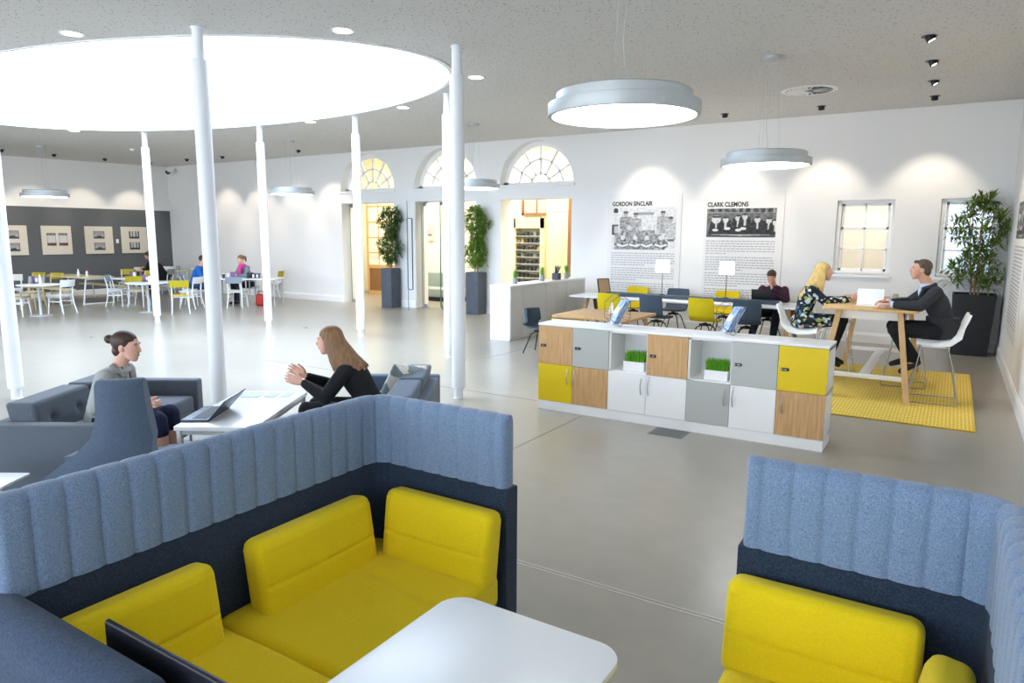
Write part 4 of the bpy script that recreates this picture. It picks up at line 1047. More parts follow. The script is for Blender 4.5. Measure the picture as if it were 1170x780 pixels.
t = thing('black_box', 'black open box on the right far white table', 'box', t6(286, 19.2), YAW); obj('box_body', MB().rbox((0, 0, .07), (.14, .12, .14), .01, 2), mBlk, t); obj('box_lid', MB().box((0, 0, .145), (.15, .13, .012)), mBlk, t)
for px, lab in ((290.5, 'white napkin dispenser on the far table, left of two'), (295, 'white napkin dispenser on the far table, right of two')):
    t = thing('napkin_dispenser', lab, 'dispenser', t6(px, 19.15), YAW); obj('dispenser_body', MB().rbox((0, 0, .06), (.07, .1, .12), .01, 2), mBlk, t); obj('napkins', MB().box((0, -.051, .06), (.05, .004, .09)), mPaper, t)
q = LF((297 - 585) * 19 / 797, 19.0); t = thing('red_bag', 'bright red bag on the floor under the far white table', 'bag', (q.x, q.y, 0), YAW)
obj('bag_body', MB().rbox((0, 0, .16), (.26, .2, .32), .07, 4), mRed, t); obj('bag_strap', MB().tube([(-.08, 0, .3), (-.06, 0, .4), (.06, 0, .4), (.08, 0, .3)], .012, 6), mBlk, t)

# ================================================================== LONG MEETING TABLE
t = thing('meeting_table', 'long white-topped meeting table on splayed oak legs below the posters', 'table', (-4.35, 13.05, 0))
pl = rrect(-2.25, -.45, 2.25, .55, .10, 6); obj('tabletop', MB().prism(pl, .715, .74), mTab, t, bevel=.003)
obj('cable_tray', MB().rbox((.0, .06, .775), (3.55, .16, .07), .01, 2), mChairB, t)
obj('underframe', MB().b2((-2.0, .0, .66), (2.0, .08, .714)), mWhite, t)
for x in (-1.95, 1.95):
    for s_ in (-1, 1):
        obj('leg', MB().tube([(x, .05 + s_ * .15, .714), (x + .05 * (1 if x > 0 else -1), .05 + s_ * .46, 0)], [.045, .034], 10), mOakDk if s_ > 0 else mOakD, t)  # wall-side legs take the darker oak, shade put into their colour
def swivel(loc, rz, lab, mu, name='meeting_chair', tub=False):
    "faces +x"
    t = thing(name, lab, 'chair', loc, rz, 'upholstered chairs around the meeting tables')
    rings = []
    prof = [(.24, .435), (.15, .43), (.0, .425), (-.12, .435), (-.2, .47), (-.235, .55), (-.255, .68), (-.275, .80), (-.285, .865)] if not tub else [(.24, .42), (.1, .415), (-.08, .42), (-.19, .46), (-.235, .55), (-.25, .66), (-.26, .74)]
    N = len(prof)
    for i, (x, z) in enumerate(prof):
        a = prof[max(i - 1, 0)]; b_ = prof[min(i + 1, N - 1)]; tx, tz_ = b_[0] - a[0], b_[1] - a[1]; L = hypot(tx, tz_); nx, nz = tz_ / L, -tx / L   # outer normal (down/back)
        hw = (.235 if i not in (0, N - 1) else .215); ring = []
        for k in range(13):
            u = -1 + k / 6; bow = (.05 if not tub else .12) * (abs(u) ** 2) * (1 if i > 3 else .3)
            ring.append((x + bow * (1 if i > 3 else 0) - nx * -.0, u * hw, z + (bow * .6 if i <= 3 else 0)))
        for k in range(13):
            u = 1 - k / 6; bow = (.05 if not tub else .12) * (abs(u) ** 2) * (1 if i > 3 else .3)
            ring.append((x + bow * (1 if i > 3 else 0) - nx * -1 * -.028, u * hw, z + (bow * .6 if i <= 3 else 0) - nz * -1 * -.028 * (-1)))
        rings.append(ring)
    obj('upholstered_shell', MB().ring_loft(rings), mu, t, smooth=50)
    obj('seat_plate', MB().lathe([(.11, .36), (.11, .385), (.05, .395), (.03, .41)], 18), mBlk, t)
    for k in range(4):
        a = pi / 4 + k * pi / 2; obj('leg', MB().tube([(.05 * cos(a), .05 * sin(a), .375), (.16 * cos(a), .16 * sin(a), .33), (.30 * cos(a), .30 * sin(a), .01)], [.011, .011, .009], 8), mBlk, t)
    return t
fr = [(-5.49, 'mustard upholstered chair, left one on the near side of the long meeting table', mChairY, 88), (-4.62, 'blue-grey upholstered chair, left one on the near side of the long meeting table', mChairB, 80),
      (-3.70, 'mustard upholstered chair, right one on the near side of the long meeting table', mChairY, 84), (-2.97, 'blue-grey upholstered chair, right one on the near side of the long meeting table', mChairB, 100)]
for x, lab, mu, h in fr: swivel((x, 12.42, 0), rad(h), lab, mu)
for x, lab, mu, h in [(-5.68, 'mustard upholstered chair, left one on the wall side of the meeting table', mChairY, -88), (-4.80, 'blue-grey upholstered chair on the wall side of the meeting table', mChairB, -92),
                      (-3.78, 'mustard upholstered chair on the wall side, next to the person with the black laptop', mChairY, -90), (-2.93, 'dark chair on which the person in the burgundy jumper sits', mChairB, -95)]: swivel((x, 13.86, 0), rad(h), lab, mu)
mShade = mat('lit_lamp_shade', 'FFFFFF', .8, emit=('FFFBF0', 1.6))
for x, lab in ((-4.79, 'small table lamp with lit white shade, left one on the meeting table'), (-3.55, 'small table lamp with lit white shade, right one on the meeting table')):
    t = thing('table_lamp', lab, 'lamp', (x, 13.11, .81), 0, 'small lit lamps on the meeting table')
    obj('lamp_base', MB().lathe([(.06, 0), (.06, .01), (.01, .018)], 20), mBlk, t); obj('lamp_pole', MB().tube([(0, 0, .01), (0, 0, .50)], .007, 8), mBlk, t)
    obj('lamp_shade', MB().lathe([(.135, .44), (.13, .67)], 32, cap=False).lathe([(.13, .44), (.125, .67)], 32, cap=False), mShade, t)
    l = bpy.data.lights.new('table_bulb', 'POINT'); l.energy = 6; l.color = (1, .9, .75); l.shadow_soft_size = .04; lo = bpy.data.objects.new('table_bulb', l); C.objects.link(lo); lo.parent = t; lo.location = (0, 0, .55)
# laptop of the man
def laptop(loc, rz, lab, w_=.34, d_=.24, op=105, mcase=None, lift=0):
    "hinge at -x side... base spans x 0..d_, screen rises at x=d_; faces -x"
    mcase = mcase or mBlk
    t = thing('laptop', lab, 'laptop', loc, rz)
    obj('base', MB().rbox((d_ / 2, 0, .009), (d_, w_, .018), .006, 2), mcase, t)
    kb = MB()
    for i in range(5):
        for j in range(13): kb.box((d_ * .40 + i * d_ * .105, -w_ * .42 + (j + .5) * w_ * .84 / 13, .0195), (d_ * .085, w_ * .055, .003))
    obj('keyboard', kb, mat('laptop_keys', '23262B', .5), t, smooth=None)
    obj('touchpad', MB().box((d_ * .19, 0, .0185), (d_ * .22, w_ * .26, .001)), mat('touchpad_grey', '4A4F57', .35), t)
    a = rad(op - 90); R = M.Rotation(a, 3, 'Y')
    scn = MB().rbox(V((d_, 0, .014)) + R @ V((0, 0, d_ * .48)), (.008, w_, d_ * .96), .004, 2, rot=R); lid = obj('lid', scn, mcase, t)
    obj('screen_panel', MB().box(V((d_, 0, .014)) + R @ V((-.0045, 0, d_ * .5)), (.001, w_ * .93, d_ * .84), rot=R), mat('screen_glass', '14171C', .15), lid)
    return t
laptop((-2.93, 13.50, .741), rad(-90), 'black laptop open before the person in the burgundy jumper', .36, .25, 100)
# photo frame / easel on the left of the table
t = thing('table_easel', 'small brown easel-backed picture frame standing on the left of the meeting table', 'picture frame', (-5.95, 13.0, .741), rad(60))
R = M.Rotation(rad(-14), 3, 'X'); obj('frame_board', MB().box(V((0, 0, 0)) + R @ V((0, 0, .17)), (.26, .02, .34), rot=R), mat('kraft_board', 'A88A68', .7), t, bevel=.002)
obj('frame_rim', MB().box(R @ V((-.135, 0, .17)), (.015, .026, .35), rot=R).box(R @ V((.135, 0, .17)), (.015, .026, .35), rot=R).box(R @ V((0, 0, .345)), (.28, .026, .015), rot=R), mBlk, t)
obj('easel_strut', MB().tube([(0, .07, .24), (0, .19, .0)], .01, 6), mat('kraft_board', 'A88A68', .7), t)

# ================================================================== LOW OAK TABLE BEHIND THE LOCKERS
t = thing('oak_table', 'oak-topped table standing directly behind the lockers at their left end', 'table', (-4.55, 9.95, 0))
pl = rrect(-.64, -.58, .64, .58, .05, 5); obj('tabletop', MB().prism(pl, .70, .74), mOak, t, bevel=.006)
for sx in (-1, 1):
    for sy in (-1, 1): obj('leg', MB().tube([(sx * .5, sy * .42, .70), (sx * .56, sy * .5, 0)], [.035, .025], 8), mOakD, t)
swivel((-5.72, 9.98, 0), rad(2), 'blue-grey rounded tub chair at the left end of the oak table', mChairB, 'tub_chair', True)
swivel((-3.52, 8.75, 0), rad(150), 'grey rounded tub chair just behind the lockers, right of the oak table', mat('grey_green_upholstery', '59616A', .85), 'tub_chair', True)
swivel((-4.75, 9.15, 0), rad(95), 'mustard chair tucked under the near side of the oak table', mChairY, 'tub_chair', True)
t = thing('sign_block', 'small white tent card standing on the oak table', 'tent card', (-4.5, 10.1, .741), rad(20))
obj('card', MB().prism([(-.05, 0), (.05, 0), (.012, .17), (-.012, .17)], -.07, .07, ax=1), mPaper, t, bevel=.003)
# ================================================================== HIGH TABLE, RUG, STOOLS
mRug = mat('yellow_woven_rug', 'DDBE3C', .95); nt, b = nodes(mRug)
tc = nt.nodes.new('ShaderNodeTexCoord'); wv = nt.nodes.new('ShaderNodeTexWave'); wv.wave_type = 'BANDS'; wv.bands_direction = 'Y'; wv.inputs['Scale'].default_value = 3.6; wv.inputs['Distortion'].default_value = 1.5; wv.inputs['Detail Scale'].default_value = 6
nt.links.new(tc.outputs['Object'], wv.inputs[0]); ck = nt.nodes.new('ShaderNodeTexWave'); ck.bands_direction = 'X'; ck.inputs['Scale'].default_value = 9; nt.links.new(tc.outputs['Object'], ck.inputs[0])
mu_ = nt.nodes.new('ShaderNodeMath'); mu_.operation = 'MULTIPLY'; nt.links.new(wv.outputs['Fac'], mu_.inputs[0]); nt.links.new(ck.outputs['Fac'], mu_.inputs[1])
q = nt.nodes.new('ShaderNodeValToRGB'); q.color_ramp.elements[0].position = .2; q.color_ramp.elements[1].position = .7; q.color_ramp.elements[0].color = lin('D6B22C'); q.color_ramp.elements[1].color = lin('EBDC9A')
nt.links.new(mu_.outputs[0], q.inputs[0]); nt.links.new(q.outputs[0], b.inputs['Base Color']); bp = nt.nodes.new('ShaderNodeBump'); bp.inputs['Strength'].default_value = .5; bp.inputs['Distance'].default_value = .004; nt.links.new(mu_.outputs[0], bp.inputs['Height']); nt.links.new(bp.outputs[0], b.inputs['Normal'])
tag(obj('rug', MB().rbox((-.68, 10.03, .008), (2.02, 3.5, .014), .005, 2), mRug), 'yellow woven rug on the floor under the high oak table', 'rug')

HZ = 1.10
t = thing('high_table', 'tall oak table with splayed legs and white cross-frame on the yellow rug', 'table', (-.815, 10.4, 0))
obj('tabletop', MB().prism(rrect(-.52, -1.10, .52, 1.10, .04, 5), HZ - .03, HZ), mOakL := mat('light_oak_top', 'D2A66A', .45, noise=(4, 'DFB981', .5, (8, .8, 8))), t, bevel=.006)
obj('apron', MB().b2((-.38, -.95, HZ - .14), (.38, -.92, HZ - .03)).b2((-.38, .92, HZ - .14), (.38, .95, HZ - .03)).b2((-.38, -.95, HZ - .14), (-.36, .95, HZ - .03)).b2((.36, -.95, HZ - .14), (.38, .95, HZ - .03)), mTrim, t, smooth=None)
for sx in (-1, 1):
    for sy in (-1, 1):
        obj('leg', MB().ring_loft([[(x + a * .04, y + c_ * .028, z) for a, c_ in ((-.8, -1), (.8, -1), (.8, 1), (-.8, 1))] for x, y, z in ((sx * .33, sy * 1.0, HZ - .03), (sx * .485, sy * 1.22, .015))]), mOakD, t, bevel=.004, smooth=None)
for sy in (-1, 1): obj('stretcher', MB().b2((-.44, sy * 1.17 - .012, .27), (.44, sy * 1.17 + .012, .325)), mTrim, t, bevel=.003)
obj('centre_rail', MB().b2((-.06, -1.17, .275), (.06, 1.17, .30)), mTrim, t, bevel=.003)

def stool(loc, rz, lab):
    "bucket stool facing +x on a thin sled frame"
    t = thing('bar_stool', lab, 'bar stool', loc, rz, 'white bucket stools on thin steel frames')
    prof = [(.23, .745), (.205, .765), (.1, .745), (-.02, .735), (-.12, .755), (-.19, .82), (-.235, .92), (-.275, 1.03), (-.29, 1.07)]
    rings = []; N = len(prof)
    for i, (x, z) in enumerate(prof):
        u_ = i / (N - 1); hw = .22 * (1 if 0 < i < N - 1 else .86) * (1 - .12 * max(0, u_ - .6)); top = []; bot = []
        a = prof[max(i - 1, 0)]; b_ = prof[min(i + 1, N - 1)]; L = hypot(b_[0] - a[0], b_[1] - a[1]); nx, nz = (b_[1] - a[1]) / L, -(b_[0] - a[0]) / L
        for k in range(15):
            u = -1 + k / 7; lift = .065 * abs(u) ** 3 * (1 if u_ < .75 else .5); top.append((x - nx * lift, u * hw, z - nz * lift))
        for k in range(15):
            u = 1 - k / 7; lift = .065 * abs(u) ** 3 * (1 if u_ < .75 else .5) - .012; bot.append((x - nx * lift, u * hw, z - nz * lift))
        rings.append(top + bot)
    obj('seat_shell', MB().ring_loft(rings), mWhite, t, smooth=60)
    for s_ in (-1, 1):
        obj('sled_leg', MB().tube([(.14, s_ * .16, .745), (.20, s_ * .2, .35), (.26, s_ * .24, .018), (.24, s_ * .245, .008), (-.24, s_ * .245, .008), (-.26, s_ * .24, .018), (-.19, s_ * .2, .4), (-.10, s_ * .15, .735)], .0065, 8), mChrome, t)
    obj('footrest', MB().tube([(.225, -.218, .22), (.225, .218, .22)], .0065, 8), mChrome, t)
    obj('under_plate', MB().b2((-.10, -.15, .715), (.14, .15, .73)), mChrome, t, smooth=None)
    return t
stool((-.10, 9.62, .015), rad(183), 'white bucket stool nearest us on which the person in the dark suit sits')
stool((-1.66, 9.95, 0), rad(5), 'white bucket stool on which the person in the floral dress sits')
stool((-.44, 10.50, .015), rad(180), 'empty white bucket stool behind the suited person, far right of the high table')
stool((-1.36, 10.85, .015), rad(0), 'empty white bucket stool behind the person in the floral dress')

# open folder of papers on the high table
t = thing('open_folder', 'open white folder of papers standing on the high table between the two people', 'folder', (-.84, 9.78, HZ + .001), rad(0))
m = MB()
for i in range(6): m.b2((-.17 + .004 * i, -.14, .0015 * i), (.17, .10, .0015 * (i + 1)))
obj('papers', m, mPaper, t, smooth=None)
obj('raised_cover', MB().box((-.02, .13, .10), (.30, .006, .2), rot=M.Rotation(rad(-18), 3, 'X')), mPaper, t)
t = thing('drinking_glass', 'small clear glass standing on the far end of the high table', 'glass', (-.62, 10.6, HZ)); obj('glass_body', MB().lathe([(.028, 0), (.034, .1), (.031, .1), (.026, .01)], 20), MATS['jar_glass'], t)

# ================================================================== LOUNGE
def sofa(loc, rz, D_, lab, mc, deep=.82):
    "faces +x; runs along y from 0 to D_"
    t = thing('low_sofa', lab, 'sofa', loc, rz, 'low slate-blue lounge sofas with box arms')
    obj('base', MB().rbox((0, D_ / 2, .22), (deep - .06, D_ - .04, .24), .02, 2), mc, t)
    for s_, y in ((0, .065), (1, D_ - .065)): obj('arm', MB().rbox((0, y, .345), (deep, .13, .49), .022, 3), mc, t)
    obj('back_frame', MB().rbox((-deep / 2 + .07, D_ / 2, .345), (.14, D_ - .26, .48), .02, 3), mc, t)
    n = 2; L = (D_ - .28) / n
    for k in range(n):
        y = .14 + L * (k + .5)
        def tuft(p):
            q = V(p)
            if q.z > 0: q.z += .012 * max(0, 1 - (2 * q.y / L) ** 2)
            return q
        obj('seat_cushion', MB().rbox((.06, y, .385), (deep - .16, L - .01, .13), .03, 3, 10, fn=tuft), mc, t, smooth=60)
        def tb(p, L=L):
            q = V(p)
            if q.x > 0:
                for ty in (-L * .22, L * .22):
                    q.x -= .035 * math.exp(-((q.y - ty) ** 2 + (q.z - .02) ** 2) / .0012)
            q.x += .0 if q.z < 0 else -.03 * (q.z / .16); return q
        obj('back_cushion', MB().rbox((-deep / 2 + .20, y, .545), (.22, L - .04, .34), .03, 3, 26, fn=tb), mc, t, smooth=60)
    for x in (-deep / 2 + .1, deep / 2 - .1):
        for y in (.1, D_ - .1): obj('leg', MB().tube([(x, y, .1), (x, y, 0)], .014, 8), mChrome, t)
    return t
sofa(LF(-3.36, 4.80), YAW, 1.72, 'slate grey low sofa with buttoned back cushions, under the person in the grey blazer', mSofa)
sofa(LF(-1.12, 6.78), YAW + pi, 1.70, 'slate blue low sofa under the person in black, half hidden by the booth', mSofaB)
# high-backed lounge chair seen from behind
t = thing('lounge_chair', 'blue-grey high-backed lounge chair with sweeping arm, seen from behind', 'armchair', LF(-2.50, 4.44), YAW + rad(10))
rings = []
for z, hw, y, th in ((.14, .40, -.02, .05), (.22, .40, -.04, .06), (.36, .37, -.07, .065), (.46, .30, -.09, .065), (.56, .225, -.105, .06), (.66, .185, -.11, .058), (.80, .155, -.12, .058), (.90, .148, -.135, .055), (1.0, .143, -.145, .05), (1.03, .135, -.15, .035), (1.04, .115, -.15, .012)):
    r = []
    for k in range(9): u = -1 + k / 4; cx_ = -.17 * max(0, .68 - z) / .3; r.append((cx_ + u * hw, y - th + .045 * abs(u) ** 2.2 * (1 + 2.2 * max(0, .6 - z)), z))
    for k in range(9): u = 1 - k / 4; r.append((cx_ + u * hw * .97, y + th + .045 * abs(u) ** 2.2 * (1 + 2.2 * max(0, .6 - z)), z))
    rings.append(r)
obj('back_shell', MB().ring_loft(rings), mSofaB, t, smooth=50)
obj('seat_cushion', MB().rbox((0, .2, .36), (.52, .5, .14), .05, 4), mSofaB, t)
for s_ in (-1, 1): obj('arm', MB().ring_loft([[(s_ * .26 - .10 + a, y, z) for a, z in ((-.05, .15), (.05, .15), (.05, zt), (-.05, zt))] for y, zt in ((-.03, .52), (.15, .50), (.35, .46), (.42, .40))]), mSofaB, t, bevel=.02)
for sx in (-1, 1):
    for y in (0, .38): obj('leg', MB().tube([(sx * .25, y, .15), (sx * .28, y + .02, 0)], [.018, .012], 8), mOakDk, t)

# white coffee table, built from its own corners on the floor plan
A_, B_, C_ = G(198, 487, .5), G(264.6, 446, .5), G(340, 447, .5)
ux = (C_ - B_).normalized(); L1 = (C_ - B_).length; L2 = (B_ - A_).length; rz = math.atan2(ux.y, ux.x)
t = thing('coffee_table', 'low white rectangular coffee table between the two seated lounge people', 'table', (A_.x, A_.y, 0), rz)
obj('tabletop', MB().b2((0, 0, .465), (L1, L2, .5)), mTab, t, bevel=.003)
for x in (.03, L1 - .03):
    for y in (.03, L2 - .03): obj('leg', MB().b2((x - .018, y - .018, 0), (x + .018, y + .018, .465)), mAlu, t, bevel=.003)
obj('side_rail', MB().b2((.03, .02, .43), (L1 - .03, .04, .465)).b2((.03, L2 - .04, .43), (L1 - .03, L2 - .02, .465)).b2((L1 - .04, .03, .43), (L1 - .02, L2 - .03, .465)), mAlu, t, smooth=None)
mMag = mat('blue_grey_printed_page', '8EA3C4', .4, noise=(18, 'D5DEEA', .4))
for k, (x0, x1, lab) in enumerate(((266, 300, 'wide blue printed brochure at the far left of the coffee table'), (303, 319, 'blue printed leaflet in the middle of the coffee table far edge'), (321, 335, 'blue printed leaflet at the far right corner of the coffee table'))):
    a, b_, c_ = G(x0 - 3, 453, .502), G(x0 + 3, 447.6, .502), G(x1, 447.8, .502); w_ = (c_ - b_).length; h_ = (b_ - a).length
    t = thing('brochure', lab, 'brochure', a, rz, 'printed brochures on the coffee table')
    obj('cover', MB().b2((0, 0, 0), (w_, h_, .003)), mPaper, t); obj('printed_page', MB().b2((.01, .01, .003), (w_ - .01, h_ - .01, .0036)), mMag, t)
f0, h0, h1, f1 = G(208.5, 482, .501), G(246, 482, .501), G(255.4, 466, .501), G(231.5, 466, .501)
fm_, hm_ = (f0 + f1) / 2, (h0 + h1) / 2; dd = hm_ - fm_
laptop(fm_, math.atan2(dd.y, dd.x), 'dark grey open laptop standing on the white coffee table', (h1 - h0).length, dd.length, 132, mat('slate_laptop_case', '3C4654', .4, .3))
# patterned scatter cushion
mCush = mat('patterned_cotton', 'E8E6DC', .9); nt, b = nodes(mCush); tc = nt.nodes.new('ShaderNodeTexCoord'); vo = nt.nodes.new('ShaderNodeTexVoronoi'); vo.inputs['Scale'].default_value = 9; nt.links.new(tc.outputs['Object'], vo.inputs[0])
q = nt.nodes.new('ShaderNodeValToRGB'); q.color_ramp.interpolation = 'CONSTANT'; q.color_ramp.elements[0].color = lin('ECEAE0'); q.color_ramp.elements[1].position = .45; q.color_ramp.elements[1].color = lin('8E9A9E'); e = q.color_ramp.elements.new(.72); e.color = lin('D9D6B8')
sp_ = nt.nodes.new('ShaderNodeSeparateColor'); nt.links.new(vo.outputs['Color'], sp_.inputs[0]); nt.links.new(sp_.outputs[0], q.inputs[0]); nt.links.new(q.outputs[0], b.inputs['Base Color'])
def pillow(p):
    q = V(p); u, v_ = q.x / .21, q.z / .21; k = max(0, (1 - u ** 4)) * max(0, (1 - v_ ** 4)); q.y *= .12 + 1.0 * k ** .5
    q.x *= 1 - .10 * (1 - v_ * v_); q.z *= 1 - .10 * (1 - u * u); return q
m = MB(); Rp = M.Rotation(rad(48) + YAW, 3, 'Z') @ M.Rotation(rad(24), 3, 'X') @ M.Rotation(rad(14), 3, 'Y'); m.rbox((0, 0, 0), (.42, .13, .42), .03, 3, 14, fn=pillow); m.v = [tuple(Rp @ V(p)) for p in m.v]
o = obj('scatter_cushion', m, mCush, smooth=60); o.location = LF(-1.00, 6.25, .60); tag(o, 'white and grey patterned cushion leaning on the slate blue sofa', 'cushion')
t = thing('side_table', 'corner of a small white side table at the left edge, before the grey sofa', 'table', LF(-3.44, 4.12), YAW); obj('tabletop', MB().rbox((0, 0, .39), (.6, .5, .02), .006, 2), mTab, t); obj('pedestal', MB().lathe([(.16, 0), (.16, .01), (.025, .02), (.025, .38)], 24), mChrome, t)

# ================================================================== PEOPLE
def limb(m, pts, rs, n=12):
    pts = [V(p) for p in pts]; P_, R__ = [], []
    for i in range(len(pts) - 1):
        k = 4
        for j in range(k): P_.append(pts[i].lerp(pts[i + 1], j / k)); R__.append(lerp(rs[i], rs[i + 1], j / k))
    P_.append(pts[-1]); R__.append(rs[-1]); m.tube(P_, R__, n)
    for p, r in zip(pts, rs): m.ell(p, (r * .99,) * 3, n=12, m=8)
def headmesh(m, c, f, s=1.0):
    f = f.normalized(); r = f.cross(V((0, 0, 1))).normalized(); u = r.cross(f)
    def P(x, y, z): return c + (r * x + f * y + u * z) * s
    ax = (r, f, u)
    m.ell(P(0, -.012, .035), (.074 * s, .094 * s, .083 * s), ax, 20, 14)
    secs = [(.05, .066, .074, .014), (.02, .069, .076, .016), (-.01, .066, .073, .022), (-.04, .058, .064, .030), (-.065, .049, .053, .038), (-.088, .036, .040, .048), (-.103, .022, .024, .058), (-.108, .010, .010, .06)]
    m.loft([(P(0, y, z), r * a * s, f * b_ * s) for z, a, b_, y in secs], 20)
    m.loft([(P(0, .086, .028), r * .008 * s, u * .008 * s), (P(0, .098, .008), r * .010 * s, u * .010 * s), (P(0, .113, -.014), r * .012 * s, u * .010 * s), (P(0, .106, -.024), r * .014 * s, u * .008 * s), (P(0, .085, -.028), r * .012 * s, u * .006 * s)], 10)
    m.ell(P(0, .086, -.045), (.022 * s, .010 * s, .010 * s), ax, 10, 6); m.ell(P(0, .086, -.060), (.018 * s, .010 * s, .008 * s), ax, 10, 6)
    m.ell(P(0, .078, .034), (.05 * s, .014 * s, .012 * s), ax, 12, 6)
    for k in (-1, 1): m.ell(P(k * .074, -.006, -.002), (.010 * s, .020 * s, .032 * s), ax, 10, 8)
    return P, ax
def hand(m, w_, d, nrm, side, curl=(.5, .6, .5), s=1.0, spread=.06, thumb=.7):
    "w_: wrist, d: direction of the palm, nrm: palm-facing normal, side: towards the thumb"
    d = d.normalized(); side = (side - d * side.dot(d)).normalized(); nrm = d.cross(side) if d.cross(side).dot(nrm) > 0 else side.cross(d)
    L = .088 * s
    m.loft([(w_ + d * L * t_, side * a * s, nrm * b_ * s) for t_, a, b_ in ((-.15, .024, .019), (.1, .029, .018), (.45, .038, .016), (.85, .041, .014), (1.0, .038, .011))], 12)
    for k, (off, fl) in enumerate(((.030, .072), (.010, .080), (-.010, .075), (-.029, .058))):
        p = w_ + d * L * .93 + side * off * s; q = (d + side * spread * (1.5 - k)).normalized(); pts = [p]; a = 0
        for cu, fr in zip(curl, (.42, .32, .26)):
            a += cu; pts.append(pts[-1] + (q * cos(a) + nrm * sin(a)) * fl * s * fr)
        limb(m, pts, [.0092 * s, .0088 * s, .0080 * s, .0068 * s], 8)
    p = w_ + d * L * .28 + side * .026 * s; t1 = (d * .75 + side * thumb + nrm * .25).normalized(); t2 = (d * 1.0 + side * thumb * .45 + nrm * .35).normalized()
    limb(m, [p, p + t1 * .036 * s, p + t1 * .036 * s + t2 * .030 * s, p + t1 * .036 * s + t2 * .054 * s], [.014 * s, .0115 * s, .0098 * s, .008 * s], 8)
def remesh(o, vox, smooth_it=3):
    mo = o.modifiers.new('r', 'REMESH'); mo.mode = 'VOXEL'; mo.voxel_size = vox; mo.use_smooth_shade = True
    if smooth_it: ms = o.modifiers.new('s', 'SMOOTH'); ms.iterations = smooth_it; ms.factor = .4
    dg = bpy.context.evaluated_depsgraph_get(); me = bpy.data.meshes.new_from_object(o.evaluated_get(dg)); mt_ = [m for m in o.data.materials]
    o.modifiers.clear(); o.data = me; me.materials.clear(); [me.materials.append(m) for m in mt_]; me.polygons.foreach_set('use_smooth', [True] * len(me.polygons))
    return o
